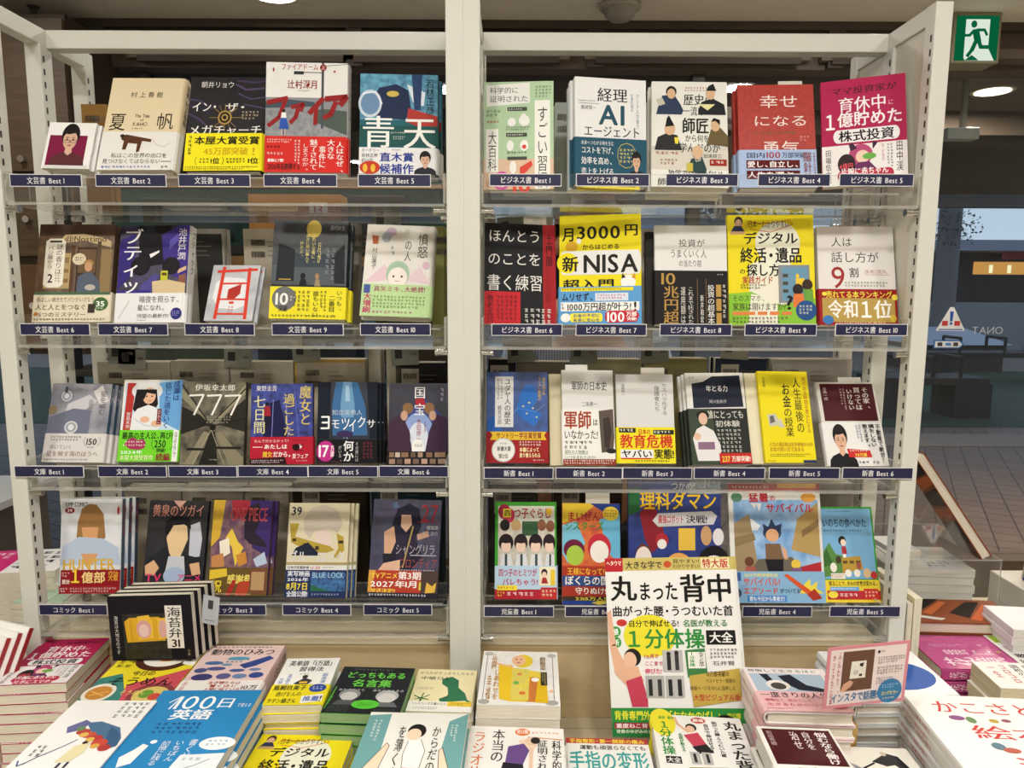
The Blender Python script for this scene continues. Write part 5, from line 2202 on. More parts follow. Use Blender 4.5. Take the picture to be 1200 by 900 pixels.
# position of the front bottom edge (x, y, z), turn, backward lean, tilt, width, height
FIT = {
'L1': (-0.7732, 1.2901, 1.7015, -0.0042, 0.3822, 0.0186, 0.0822, 0.0903),
'L2': (-0.6519, 1.2901, 1.6989, 0.0622, 0.4728, -0.0164, 0.1288, 0.1994),
'L3': (-0.5008, 1.2901, 1.6986, 0.0630, 0.3952, -0.0204, 0.1319, 0.1896),
'L4': (-0.3577, 1.2901, 1.6966, 0.0439, 0.1965, 0.0016, 0.1403, 0.1963),
'L5': (-0.1976, 1.2901, 1.6945, 0.0492, 0.2380, 0.0018, 0.1347, 0.1823),
'L6': (-0.7828, 1.2902, 1.4371, 0.0444, 0.2838, -0.0072, 0.1330, 0.1819),
'L7': (-0.6430, 1.2900, 1.4368, -0.0174, 0.2656, -0.0123, 0.1253, 0.1795),
'L8': (-0.5040, 1.2901, 1.4409, -0.0616, 0.4641, 0.0016, 0.0878, 0.1105),
'L9': (-0.3637, 1.2901, 1.4442, 0.0354, 0.2774, 0.0144, 0.1328, 0.1836),
'L10': (-0.2080, 1.2900, 1.4491, 0.0161, 0.4182, 0.0302, 0.1235, 0.1812),
'L11': (-0.7990, 1.2901, 1.1828, 0.0083, 0.3447, 0.0081, 0.1095, 0.1464),
'L12': (-0.6622, 1.2901, 1.1847, 0.0219, 0.3089, -0.0006, 0.1079, 0.1515),
'L13': (-0.5458, 1.2901, 1.1793, 0.0081, 0.1926, 0.0085, 0.1156, 0.1516),
'L14': (-0.4185, 1.2901, 1.1808, 0.0311, 0.1980, -0.0078, 0.1120, 0.1470),
'L15': (-0.2995, 1.2901, 1.1832, 0.0262, 0.2306, -0.0046, 0.1087, 0.1487),
'L16': (-0.1701, 1.2900, 1.1813, 0.0199, 0.2609, -0.0021, 0.1085, 0.1493),
'L17': (-0.7853, 1.2900, 0.9327, 0.0142, 0.1886, -0.0077, 0.1125, 0.1749),
'L18': (-0.6341, 1.2899, 0.9259, 0.0022, 0.3187, 0.0040, 0.1122, 0.1781),
'L19': (-0.5114, 1.2899, 0.9298, -0.0275, 0.2950, 0.0030, 0.1117, 0.1755),
'L20': (-0.3651, 1.2899, 0.9260, -0.0185, 0.3111, -0.0044, 0.1154, 0.1747),
'L21': (-0.2028, 1.2901, 0.9266, -0.0383, 0.4023, 0.0051, 0.1313, 0.1824),
'R1': (0.0105, 1.2898, 1.6702, -0.0500, 0.2329, -0.0127, 0.1219, 0.1960),
'R2': (0.1706, 1.2899, 1.6766, 0.1447, 0.1503, 0.0159, 0.1271, 0.1876),
'R3': (0.3072, 1.2899, 1.6751, -0.0623, 0.3590, 0.0242, 0.1327, 0.2074),
'R4': (0.4609, 1.2900, 1.6744, -0.0825, 0.3129, 0.0046, 0.1313, 0.1968),
'R5': (0.6101, 1.2903, 1.6814, -0.2807, 0.1900, -0.0507, 0.1351, 0.1902),
'R6': (0.0153, 1.2900, 1.4364, 0.1138, 0.2705, 0.0255, 0.1288, 0.1863),
'R7': (0.1568, 1.2901, 1.4374, -0.1231, 0.2471, -0.0230, 0.1458, 0.2015),
'R8': (0.3189, 1.2901, 1.4370, -0.0374, 0.2482, 0.0044, 0.1280, 0.1826),
'R9': (0.4627, 1.2902, 1.4376, -0.0469, 0.2129, -0.0079, 0.1518, 0.2002),
'R10': (0.6162, 1.2902, 1.4375, -0.0420, 0.2697, 0.0056, 0.1352, 0.1830),
'R11': (0.0104, 1.2899, 1.1849, 0.0063, 0.2955, -0.0001, 0.1126, 0.1685),
'R12': (0.1424, 1.2897, 1.1828, 0.0490, 0.3493, 0.0098, 0.0959, 0.1767),
'R13': (0.2467, 1.2899, 1.1852, 0.0021, 0.3226, 0.0014, 0.1057, 0.1657),
'R14': (0.3841, 1.2899, 1.1835, 0.0328, 0.4089, -0.0067, 0.1096, 0.1747),
'R15': (0.5098, 1.2897, 1.1876, 0.0777, 0.3823, 0.0155, 0.0957, 0.1727),
'R16': (0.6328, 1.2900, 1.1816, 0.0282, 0.4714, -0.0008, 0.1111, 0.1626),
'R17': (0.0281, 1.2899, 0.9255, 0.0051, 0.2674, 0.0006, 0.1161, 0.1785),
'R18': (0.1510, 1.2898, 0.9152, -0.0114, 0.2632, 0.0039, 0.1090, 0.1865),
'R19': (0.3075, 1.2904, 0.9204, 0.0160, 0.1878, 0.0048, 0.1741, 0.2283),
'R20': (0.5017, 1.2902, 0.9198, -0.0058, 0.2817, -0.0023, 0.1747, 0.2212),
'R21': (0.6400, 1.2898, 0.9215, 0.0040, 0.3504, -0.0016, 0.1037, 0.1762),
}
# shelf signs: left and right end (x) and mid height (z) on the front lip
SIGNS = {
('L', 0): [(-0.8332, -0.7139, 1.6742), (-0.6913, -0.5738, 1.6748), (-0.5540, -0.4345, 1.6754), (-0.4125, -0.2908, 1.6761), (-0.2562, -0.1352, 1.6767)],
('L', 1): [(-0.8373, -0.7181, 1.4276), (-0.7043, -0.5852, 1.4282), (-0.5569, -0.4377, 1.4288), (-0.4085, -0.2863, 1.4295), (-0.2583, -0.1382, 1.4301)],
('L', 2): [(-0.8678, -0.7463, 1.1795), (-0.7217, -0.6017, 1.1802), (-0.5986, -0.4787, 1.1807), (-0.4772, -0.3549, 1.1813), (-0.3549, -0.2327, 1.1818), (-0.2312, -0.1097, 1.1823)],
('L', 3): [(-0.8451, -0.7227, 0.9256), (-0.6921, -0.5697, 0.9263), (-0.5636, -0.4381, 0.9269), (-0.4091, -0.2859, 0.9275), (-0.2637, -0.1406, 0.9282)],
('R', 0): [(-0.0384, 0.0813, 1.6784), (0.1053, 0.2270, 1.6790), (0.2539, 0.3742, 1.6797), (0.4067, 0.5270, 1.6803), (0.5418, 0.6652, 1.6809)],
('R', 1): [(-0.0346, 0.0860, 1.4304), (0.1087, 0.2294, 1.4310), (0.2517, 0.3744, 1.4316), (0.3962, 0.5190, 1.4323), (0.5505, 0.6737, 1.4329)],
('R', 2): [(-0.0478, 0.0737, 1.1801), (0.0775, 0.1945, 1.1806), (0.1945, 0.3161, 1.1811), (0.3191, 0.4436, 1.1817), (0.4503, 0.5741, 1.1822), (0.5786, 0.7023, 1.1828)],
('R', 3): [(-0.0480, 0.0775, 0.9259), (0.0974, 0.2229, 0.9265), (0.2428, 0.3683, 0.9272), (0.4157, 0.5404, 0.9279), (0.5718, 0.6988, 0.9286)],
}
# books on the rear side of the bays: left, right (x), top (z), tier, look
REAR = [
(-0.8454, -0.6960, 1.3483, 'A', 'cream'),
(-0.6959, -0.5761, 1.3507, 'A', 'grey cream'),
(-0.5744, -0.4441, 1.3495, 'A', 'cream'),
(-0.4422, -0.2981, 1.3553, 'A', 'cream with yellow edge'),
(-0.2924, -0.2664, 1.3786, 'A', 'seen from its page edge'),
(-0.2560, -0.2248, 1.3788, 'A', 'seen from its page edge'),
(-0.2374, -0.1349, 1.3492, 'A', 'black'),
(-0.0480, 0.0076, 1.3571, 'A', 'dark'),
(0.0111, 0.1327, 1.3521, 'A', 'brown grey'),
(0.1395, 0.2646, 1.3579, 'A', 'yellow grey'),
(0.2697, 0.4000, 1.3602, 'A', 'olive cream'),
(0.4138, 0.5215, 1.3608, 'A', 'navy'),
(0.5303, 0.6952, 1.3596, 'A', 'white grey'),
(-0.6316, -0.5739, 1.6151, 'B', 'black and white'),
(-0.5366, -0.4331, 1.6156, 'B', 'cream'),
(-0.3226, -0.3057, 1.6265, 'B', 'grey'),
(-0.1616, -0.1345, 1.6222, 'B', 'yellow green'),
(-0.0175, 0.0806, 1.6411, 'B', 'cream'),
(0.2574, 0.2879, 1.6190, 'B', 'white'),
(-0.8072, -0.6880, 1.0842, 'C', 'cream'),
(-0.6862, -0.5582, 1.0865, 'C', 'cream'),
(-0.5564, -0.4639, 1.0871, 'C', 'cream'),
(-0.4565, -0.3002, 1.0967, 'C', 'dark brown'),
(-0.2931, -0.1403, 1.0974, 'C', 'dark teal'),
(-0.0480, 0.0551, 1.0948, 'C', 'dark grey'),
(0.0870, 0.2327, 1.0990, 'C', 'dark brown'),
(0.5346, 0.7122, 1.1010, 'C', 'grey'),
(-0.8415, -0.7917, 1.8520, 'Z', 'cardboard brown'),
(0.0814, 0.1179, 1.8592, 'Z', 'grey white'),
(0.4136, 0.4402, 1.8527, 'Z', 'grey'),
]
# ================================================================ the books
# key: name, thickness, spine side, hard, board colour, copies standing behind, shift of each copy, spine title + colours, look
BOOKS = {
'L1': ('square_booklet', .006, 'R', 0, 'e8e8e6', 2, None, None, 'small square white booklet with a dark-haired portrait on maroon'),
'L2': ('hardcover_book', .021, 'R', 1, 'e6d6b2', 0, '夏帆 村上春樹', ('e6d6b2', '3a2f22'), 'beige hardcover with a small brown wooden animal on its white band'),
'L3': ('hardcover_book', .020, 'R', 1, '141419', 0, None, None, 'black hardcover with a golden sunburst and bright yellow band'),
'L4': ('hardcover_book', .021, 'R', 1, 'e6e5e3', 0, 'ファイアドーム', ('d8d7d6', '8e1c1c'), 'white and grey street scene hardcover with a red band'),
'L5': ('hardcover_book', .020, 'R', 1, '23626e', 1, None, None, 'blue hardcover with a bent-over player in dark blue and white band'),
'L6': ('paperback_book', .018, 'R', 0, '4a3626', 2, None, None, 'brown bakery-front paperback with a white title plate'),
'L7': ('hardcover_book', .022, 'R', 1, 'd8d6d2', 0, 'ブティック', ('d2d0cc', '2a2a2c'), 'purple night street hardcover with a white lower band'),
'L8': ('square_booklet', .007, 'R', 0, 'a8abb0', 1, None, None, 'small silver booklet with a red ladder-like mark'),
'L9': ('paperback_book', .018, 'R', 0, '22282f', 1, None, None, 'dark night garden paperback with a moon and yellow band'),
'L10': ('hardcover_book', .020, 'R', 1, 'e6e2dc', 0, '憤怒の人', ('dcd8d2', '5a5650'), 'white pastel hardcover with a drawn child and green band'),
'L11': ('paperback_book', .010, 'R', 0, '8a8c96', 2, '星を編む', ('3f6080', 'd8d8d8'), 'grey misty pocket book with glass beads and a white band'),
'L12': ('paperback_book', .013, 'R', 0, 'eeeeea', 0, None, None, 'white pocket book, girl in pale hat, bright green band'),
'L13': ('paperback_book', .016, 'R', 0, '3c3832', 0, None, None, 'dark tunnel pocket book with three large white sevens'),
'L14': ('paperback_book', .012, 'R', 0, '20265c', 0, None, None, 'blue pocket book with pale yellow title and a crimson band'),
'L15': ('paperback_book', .012, 'R', 0, '0f1624', 2, None, None, 'near-black pocket book with a blue light beam and pink disc'),
'L16': ('paperback_book', .014, 'R', 0, '16162e', 0, None, None, 'dark pocket book of two facing profiles against a white glow'),
'L17': ('comic_book', .013, 'R', 0, 'd8dae0', 2, 'HUNTER', ('4a5a70', 'b83040'), 'white comic with a light brown haired figure and dark red band'),
'L18': ('comic_book', .013, 'R', 0, '20222a', 0, None, None, 'black comic with pink title lettering and a grey-white figure'),
'L19': ('comic_book', .013, 'R', 0, '5a3c5a', 1, None, None, 'gold and purple foil comic crowded with colour'),
'L20': ('comic_book', .012, 'R', 0, 'dcd4b8', 2, None, None, 'cream comic numbered 39 with a white-blond figure and navy foot'),
'L21': ('comic_book', .015, 'R', 0, '2b2848', 0, None, None, 'dark purple comic numbered 27 with an orange red band'),
'R1': ('paperback_book', .014, 'R', 0, 'b4d0ac', 0, None, None, 'pale green paperback with white title tiles and a pink disc'),
'R2': ('paperback_book', .016, 'L', 0, 'e6e7e7', 1, None, None, 'white paperback with big teal AI letters and a teal band'),
'R3': ('paperback_book', .016, 'L', 0, 'e4e4de', 1, None, None, 'white paperback with five small drawn historical men'),
'R4': ('paperback_book', .016, 'L', 0, 'a82c22', 1, None, None, 'red cloth-look paperback with white title and pale blue band'),
'R5': ('paperback_book', .015, 'L', 0, 'b01c50', 0, None, None, 'crimson paperback with a white lower half and red bubbles'),
'R6': ('paperback_book', .014, 'R', 0, '17171a', 0, None, None, 'black paperback with a red right edge and red corner block'),
'R7': ('paperback_book', .012, 'L', 0, 'ecdc1c', 0, None, None, 'bright yellow paperback with giant black title and light blue band'),
'R8': ('paperback_book', .015, 'L', 0, 'e4e2df', 0, None, None, 'half white half black paperback with gold figures'),
'R9': ('paperback_book', .012, 'L', 0, 'ecdb20', 0, None, None, 'yellow paperback with a drawn smartphone and green foot'),
'R10': ('paperback_book', .015, 'L', 0, 'e4e0dc', 0, None, None, 'cream white paperback with a large red nine and gold band'),
'R11': ('paperback_book', .012, 'R', 0, '1a3a74', 0, None, None, 'blue pocket book with white title strip and dark red band'),
'R12': ('paperback_book', .012, 'L', 0, 'e6e5e1', 0, None, None, 'pale grey pocket book with brown statue photo on band'),
'R13': ('paperback_book', .010, 'L', 0, 'd9d9d8', 0, None, None, 'plain grey-white pocket book with a yellow and red band'),
'R14': ('paperback_book', .010, 'L', 0, 'e4e2de', 2, None, None, 'navy and white pocket book with a woman in a white kimono'),
'R15': ('paperback_book', .010, 'L', 0, 'ecdc1e', 0, None, None, 'all yellow pocket book with vertical black title'),
'R16': ('paperback_book', .010, 'L', 0, 'dad5d0', 0, None, None, 'maroon and white pocket book with a man in a black suit'),
'R17': ('paperback_book', .014, 'R', 0, '3f9a34', 0, None, None, 'green-bordered children\'s paperback with rows of drawn schoolgirls'),
'R18': ('paperback_book', .014, 'R', 0, 'c84a34', 0, None, None, 'red and yellow children\'s paperback with two round coloured shapes'),
'R19': ('paperback_book', .014, 'L', 0, '22346c', 0, None, None, 'large navy children\'s paperback with yellow title behind the magazine'),
'R20': ('paperback_book', .016, 'L', 0, 'd8d4ce', 0, None, None, 'large white-framed children\'s paperback of a boy in a street'),
'R21': ('paperback_book', .013, 'R', 0, '3a9a30', 0, None, None, 'green-edged light blue children\'s paperback with small drawn people'),
}
ROWWORD = {0: 'top', 1: 'second', 2: 'third', 3: 'bottom'}
LAYOUT = {'L': [['L1', 'L2', 'L3', 'L4', 'L5'], ['L6', 'L7', 'L8', 'L9', 'L10'], ['L11', 'L12', 'L13', 'L14', 'L15', 'L16'], ['L17', 'L18', 'L19', 'L20', 'L21']],
          'R': [['R1', 'R2', 'R3', 'R4', 'R5'], ['R6', 'R7', 'R8', 'R9', 'R10'], ['R11', 'R12', 'R13', 'R14', 'R15', 'R16'], ['R17', 'R18', 'R19', 'R20', 'R21']]}
SIGNWORD = {'L': ['文芸書', '文芸書', '文庫', 'コミック'], 'R': ['ビジネス書', 'ビジネス書', '新書', '児童書']}
PARSED = {k: parse(v) for k, v in ART.items()}
EXTRA = [(1, '0123456789Bestビジネス書文芸庫コミック新児童 '), (1, '13動物のひみつかこさとし絵本を遊ぶ'), (0, 'ONAT'), (1, 'インスタで話題!花がひらく鏡極意'), (0, 'つるっと読めますからもう一度'), (1, '育休中億貯めた株式投資'), (0, ' ')]
EXTRA += [(1, b[6]) for b in BOOKS.values() if b[6]]
CH = collect_chars([x for p in PARSED.values() for x in p[:2]], EXTRA)
load_glyphs(CH)

def put_text(mb, txt, x0, z0, x1, z1, y, bold, m, vert=False, M=None):
    (text_v if vert else text_h)(txt, x0, z0, x1, z1, bold, lambda v, f, l=0: mb.add([(a, y - l, b) for a, b in v], f, m, M))
# number tag on the cardboard box, lettering on the window
put_text(TAG13, '13', .052, .082, .093, .108, -.0035, 1, mat('b02a2a', .6)); TAG13.build('number_tag', tag13_root)
m = MB(); put_text(m, 'ONAT', 0, 0, .135, .032, 0, 0, mat('b8bec4', .5), M=Matrix.Translation((.135, 0, 0)) @ Matrix.Scale(-1, 4, (1, 0, 0)))
# (seen from indoors the letters run backwards)
tag(m.build('window_lettering', None, WINTEXT), 'thin white letters on the window pane seen from behind', 'lettering')

# ---- shelf trays and signs
RISE = {}
for b in 'LR':
    x0, x1 = (LX0, LX1) if b == 'L' else (RX0, RX1)
    for r in range(4):
        ks = LAYOUT[b][r]; zl = min(FIT[k][2] - BOOKS[k][1] * math.sin(FIT[k][4]) for k in ks)
        zs = SIGNS[(b, r)][0][2]; zp = ROWS[r][1]
        RISE[(b, r)] = zl
        tray(x0, x1, zp, zs + .010, zl - zp - .001, 'clear acrylic shelf tray of the %s bay, %s row' % ('left' if b == 'L' else 'right', ROWWORD[r]))
        for i, (a, c, z) in enumerate(SIGNS[(b, r)]):
            n = i + 1 + (5 if r == 1 else 0)
            rt = empty('shelf_sign', ((a + c) / 2, FY - .0028, z)); w = (c - a) / 2; h = .0102
            tag(rt, 'navy shelf sign reading %s Best %d' % (SIGNWORD[b][r], n), 'sign', 'navy ranking signs on the shelf fronts')
            m = MB(); m.box(-w, -.0012, -h, w, 0, h, mat('e2e2e2', .4)); m.add([(-w + .0012, -.0014, -h + .0012), (w - .0012, -.0014, -h + .0012), (w - .0012, -.0014, h - .0012), (-w + .0012, -.0014, h - .0012)], [(0, 1, 2, 3)], mat('232447', .4)); m.build('plate', rt)
            t = MB(); s1 = SIGNWORD[b][r]; s2 = 'Best %d' % n; ch = .0105
            w1 = len(s1) * ch; w2 = sum(GLY[(q, 1)][2] for q in s2) * ch * 1.0; tot = w1 + .005 + w2; k = min(1, (2 * w - .012) / tot)
            x = -tot * k / 2; wt = mat('f0f0f2', .4)
            put_text(t, s1, x, -.0058, x + w1 * k, .0054, -.0016, 1, wt); put_text(t, s2, x + (w1 + .005) * k, -.0048, x + tot * k, .0040, -.0016, 1, wt)
            t.build('lettering', rt)

# ---- face-out books
ORD = ['first', 'second', 'third', 'fourth', 'fifth', 'sixth', 'seventh', 'eighth', 'ninth', 'tenth', 'eleventh', 'twelfth', 'thirteenth', 'fourteenth', 'fifteenth', 'sixteenth', 'seventeenth', 'eighteenth']
def slip(loc, rot, w, h, col, label, black=False):
    m = MB(); m.box(-w / 2, 0, 0, w / 2, .0006, h, mat(col, .6))
    if black:
        m.box(-w * .36, -.0004, h * .35, -w * .1, -.0002, h * .8, mat('2a2a2a', .5)); m.box(w * .2, -.0004, h * .5, w * .42, -.0002, h * .62, mat('6a6a68', .5))
    else: m.box(-w * .1, -.0004, h * .3, w * .36, -.0002, h * .6, mat('c4c0b8', .6))
    o = m.build('sales_slip', None, loc, rot); tag(o, label, 'slip', 'order slips sticking out of books'); return o
for b in 'LR':
    for r in range(4):
        for i, k in enumerate(LAYOUT[b][r]):
            name, t, side, hard, base, n, sp, spc, look = BOOKS[k]
            x, y, z, yaw, lean, roll, w, h = FIT[k]
            art, band, bi = PARSED[k]
            bk = make_book(name, w, h, t, side, hard, base, art, band, bi, sp, spc, pages=PAGES_W if i % 2 else PAGES)
            bk.location = (x, y, z); bk.rotation_euler = (-lean, roll, yaw)
            num = i + 1 + (5 if r == 1 else 0)
            tag(bk, '%s, above %s Best %d' % (look, SIGNWORD[b][r], num), 'book' if 'booklet' not in name else 'booklet', 'face-out books in the %s row of the %s bay' % (ROWWORD[r], 'left' if b == 'L' else 'right'))
            Rm = bk.rotation_euler.to_matrix()
            for c in range(n):
                cp = copy_tree(bk); dx = (.0052 if b == 'L' else -.004) * (c + 1)
                cp.location = bk.location + Rm @ Vector((dx, (t + .0012) * (c + 1), 0))
                cp['label'] = '%s copy behind the front %s' % (ORD[c], ' '.join(look.split()[:9]))
                cp['group'] = 'copies standing behind ' + ' '.join(look.split()[:6])
# plain copies peeking out beside their neighbours
def blank(key, dx, dy, dz, w, h, t, cover, label, side='L'):
    x, y, z, yaw, lean, roll, w0, h0 = FIT[key]
    bk = make_book('paperback_book', w, h, t, side, 0, cover, [], [], None)
    e = Euler((-lean, roll, yaw)); bk.rotation_euler = e
    bk.location = Vector((x, y, z)) + e.to_matrix() @ Vector((dx, BOOKS[key][1] + .002 + dy, dz))
    tag(bk, label, 'book'); return bk
blank('R12', -.018, 0, .0, .106, .172, .012, 'd8cfae', 'cream pocket book half hidden left behind the statue-band pocket book')
blank('R15', -.017, 0, 0, .104, .172, .014, 'e6dfc4', 'pale cream pocket book half hidden left behind the all yellow one')
blank('R2', -.008, 0, -.004, .126, .18, .014, 'b8bcc0', 'grey white paperback half hidden left behind the teal AI one')
blank('R8', -.016, 0, -.002, .126, .178, .012, '2a2622', 'black paperback half hidden left behind the half white half black one')
blank('R3', -.006, .018, .0, .13, .19, .012, 'd8d4c8', 'cream paperback edge behind the cover of five historical men')
for key, u, w, hh, col, lab in (('R12', .30, .042, .012, 'e6e4de', 'white paper slip above the grey statue-band pocket book'), ('R13', .66, .044, .014, 'd0cbc2', 'beige paper slip above the plain grey-white pocket book'), ('R16', .62, .044, .012, 'd4d0c8', 'beige paper slip above the maroon and white pocket book'),
                              ('R4', .72, .042, .012, 'cfcac0', 'pale paper slip above the red cloth-look paperback'), ('R18', .62, .046, .02, 'cdc8bc', 'pale paper slip above the red and yellow children\'s paperback'), ('R6', .72, .042, .018, 'b8b2a8', 'grey paper slip above the black and red paperback')):
    x, y, z, yaw, lean, roll, w0, h0 = FIT[key]; e = Euler((-lean, roll, yaw))
    slip(Vector((x, y, z)) + e.to_matrix() @ Vector((-w0 / 2 + w0 * u, BOOKS[key][1] * .5, h0 - .03)), e, w, hh + .03, col, lab)

# ---- books on the rear side, backs towards us
RB_COL = {'cream': 'b8b0a2', 'grey cream': 'aca598', 'cream with yellow edge': 'b4ab9a', 'seen from its page edge': 'b8b2a4', 'black': '222022', 'dark': '2c2a2a', 'brown grey': '6e6658', 'yellow grey': '9a9474', 'olive cream': '8e865c', 'navy': '2a3448', 'white grey': 'aeaca8',
          'black and white': 'a8a49c', 'grey': '8a867e', 'yellow green': '9a9a5c', 'white': 'c8c6c2', 'dark brown': '33291f', 'dark teal': '22343c', 'dark grey': '3a3836', 'cardboard brown': '96703c', 'grey white': '9aa098'}
TIERZ = {'A': 1.150, 'B': 1.401, 'C': .880, 'Z': 1.640}
for z in (1.640, 1.401, 1.150, .880):
    for x0, x1, nm2 in ((LX0, LX1, 'left'), (RX0, RX1, 'right')):
        tray(x0, x1, z, z, 0, 'clear acrylic rear shelf of the %s bay, %s tier' % (nm2, {1.640: 'top', 1.401: 'second', 1.150: 'third', .880: 'bottom'}[z]), False)
barc = MB()
def barcodes(mb, w, h, y, dark):
    rn = random.Random(int(w * 1e5)); ink2 = mat('3a3836' if dark else '4a463e', .6)
    if dark: mb.box(-w * .34 - .004, y - .0003, h - .062, -w * .34 + .032, y, h - .012, mat('a8a294', .6))
    for zz in (h - .033, h - .056):
        x = -w * .34
        while x < -w * .34 + .027:
            a = rn.choice((.0007, .0011, .0016)); mb.box(x, y - .0006, zz, x + a, y - .0003, zz + .0115, ink2); x += a + rn.choice((.0006, .0011))
    t2 = mat('7a7468' if not dark else '5a5650', .6)
    for q in range(4): mb.box(-w * .02, y - .0005, h - .026 - q * .009, -w * .02 + rn.uniform(.02, .04), y - .0003, h - .0245 - q * .009, t2)
for i, (x0, x1, ztop, tier, look) in enumerate(REAR):
    w = x1 - x0; cx = (x0 + x1) / 2; edge = 'page edge' in look
    if not edge and w < .1 and tier in 'BC':
        if cx < -.5 and tier == 'B' and 'black' in look: cx -= (.118 - w) / 2 - .0; w = .118
    zb = TIERZ[tier] + .001; h = ztop - zb
    dark = look in ('black', 'dark', 'navy', 'dark brown', 'dark teal', 'dark grey')
    nn = 1 if edge else 3; t = .013
    rt = make_book('paperback_book', w - .002, h, (.05 if edge else t), 'R', 0, RB_COL[look], [], [], None)
    if edge:
        pass
    else:
        m = MB(); barcodes(m, w, h, -.0004, dark)
        if look == 'black and white': m.box(w * .02, -.0006, .01, w * .46, -.0003, h - .01, mat('2a2a2a', .5))
        if look == 'cream with yellow edge': m.box(-w / 2, -.0006, h - .006, w / 2 - .002, -.0003, h, mat('b8963c', .5)); m.box(-w / 2, -.0006, 0, -w / 2 + .004, -.0003, h, mat('b8963c', .5))
        m.build('back_print', rt)
    rt.location = (cx, 1.47, zb)
    place = {'A': 'under row two', 'B': 'under row one', 'C': 'under row three', 'Z': 'behind row one'}[tier]
    side = 'left' if cx < -.08 else 'right'
    pos = sum(1 for q in REAR[:i] if q[3] == tier and ((q[0] < -.08) == (x0 < -.08)))
    tag(rt, 'rear %s book, %s from left %s, %s bay' % (look, ORD[pos], place, side), 'book', 'books on the rear shelves seen from behind')
    for c in range(1, nn):
        cp = copy_tree(rt); cp.location.y += (t + .001) * c; cp.location.x += .002 * (1 if c % 2 else -1)
        cp['label'] = ('next' if c == 1 else 'farther') + ' copy behind ' + rt['label'][5:]
for (x, z, col, lab) in ((-.79, 1.345, '8e9088', 'grey order slip lying over the leftmost rear book under the second row'), (-.77, 1.335, '9a9c92', 'tilted grey order slip in front of the leftmost rear book'), (-.555, 1.338, '8c8e84', 'grey order slip over the third rear book under the second left row'), (-.415, 1.352, '868a80', 'tall grey order slip over the yellow-edged rear book'), (-.215, 1.345, '868a80', 'tall grey order slip over the black rear book at left bay right end'),
                         (.02, 1.352, '7e8278', 'grey order slip at the left end of the right bay under its second row'), (.145, 1.35, '7e8278', 'grey order slip over the yellow grey rear book'), (.29, 1.352, '868a80', 'grey order slip over the olive cream rear book'), (.45, 1.36, '9a9c94', 'pale order slip over the navy rear book'), (.0, 1.60, '8a8c84', 'grey order slip at the left end of the right bay under its top row'), (-.25, 1.605, '7e8078', 'grey order slip above the white pastel hardcover')):
    slip((x, 1.462, z), (0, R((x * 37) % 9 - 4), 0), .056, .040, col, lab, True)
# ================================================================ the display table in front and what lies on it
TW = noise_mat('c2b59a', 'ccc0a6', 5, .5, (10, 1, 1), name='pale_table_board')
rt = empty('display_table', (-.08, .95, 0)); tag(rt, 'pale wooden display table holding the book stacks in front of the shelves', 'table')
MB().box(-1.0, -.40, TBL - .03, 2.0, .288, TBL, TW, bev=.002).build('tabletop', rt)
MB().box(-.93, -.38, .08, 1.98, .27, TBL - .03, mat('b0a286', .6)).build('cabinet_body', rt)
MB().box(-.90, -.34, 0, 1.95, .25, .08, mat('3a342c', .6)).build('plinth', rt)
def stack(key, name, bx, by, ztop, yaw, w, h, t, n, side, hard, base, look, flip=False, zbot=None, jitter=1, spine=None, spc=None, pages=None, up=0):
    """bx, by: middle of the far edge of the top book; the books lie face up"""
    art, band, bi = PARSED[key]
    bk = make_book(name, w, h, t, side, hard, base, art, band, bi, spine, spc, pages=pages)
    e = Euler((-PI / 2, 0, R(yaw) + (PI if flip else 0))); bk.rotation_euler = e
    d = Vector((-math.sin(R(yaw)), math.cos(R(yaw)), 0)); far = Vector((bx, by, ztop))
    bk.location = far if flip else far - d * h
    tag(bk, look, 'book', None); zb = TBL if zbot is None else zbot
    out = [bk]
    k = max(1, int(round((ztop - zb) / (t + .0014)))); gap = (ztop - zb) / k - t
    if bi and n: gap = max(gap, .0005)
    rn = random.Random(hash(key) % 7 if False else len(key) + int(abs(bx) * 1000))
    short = ' '.join(look.replace(' on top of its stack', '').split()[:9])
    for c in range(1, k):
        cp = copy_tree(bk); cp.location = bk.location + Vector((rn.uniform(-.003, .003) * jitter, rn.uniform(-.003, .003) * jitter, -(t + gap) * c))
        cp.rotation_euler = (e.x, e.y, e.z + R(rn.uniform(-1.2, 1.2) * jitter))
        cp['label'] = '%s book down under the %s' % (ORD[c], short); cp['group'] = 'copies stacked under the ' + ' '.join(look.split()[:6])
        out.append(cp)
    bk['group'] = 'copies stacked under the ' + ' '.join(look.split()[:6]) if k > 1 else 'books lying on the display table'
    return out
PINK = 'R5'
stack('R5', 'paperback_book', -.799, 1.266, .855, 5.0, .113, .155, .0165, 9, 'L', 0, 'b01c50', 'crimson and white paperback on top of the far left front stack')
stack('T4', 'paperback_book', -.608, 1.235, .862, 1, .136, .195, .010, 9, 'R', 0, 'e6d62c', 'yellow cookbook with bowls of noodles and a fried egg')
stack('T5', 'hardcover_book', -.594, 1.024, .880, 0, .121, .178, .016, 9, 'L', 1, 'f1f0ee', 'white book with a blue umbrella full of red flowers')
stack('T6', 'paperback_book', -.464, 1.060, .876, 1, .153, .21, .016, 9, 'L', 0, '2a86c2', 'blue language workbook with large thin white numerals')
stack('T7', 'hardcover_book', -.468, 1.222, .866, 1, .131, .152, .028, 5, 'R', 1, 'e4c8c4', 'thick pale pink hardcover with blue birds and animals', spine='動物のひみつ', spc=('dcc0bc', '3a3036'))
stack('T8', 'paperback_book', -.342, 1.190, .860, 2, .091, .146, .012, 6, 'R', 0, 'eeeeea', 'small white and yellow vocabulary book with a blue disc', pages=PAGES_T)
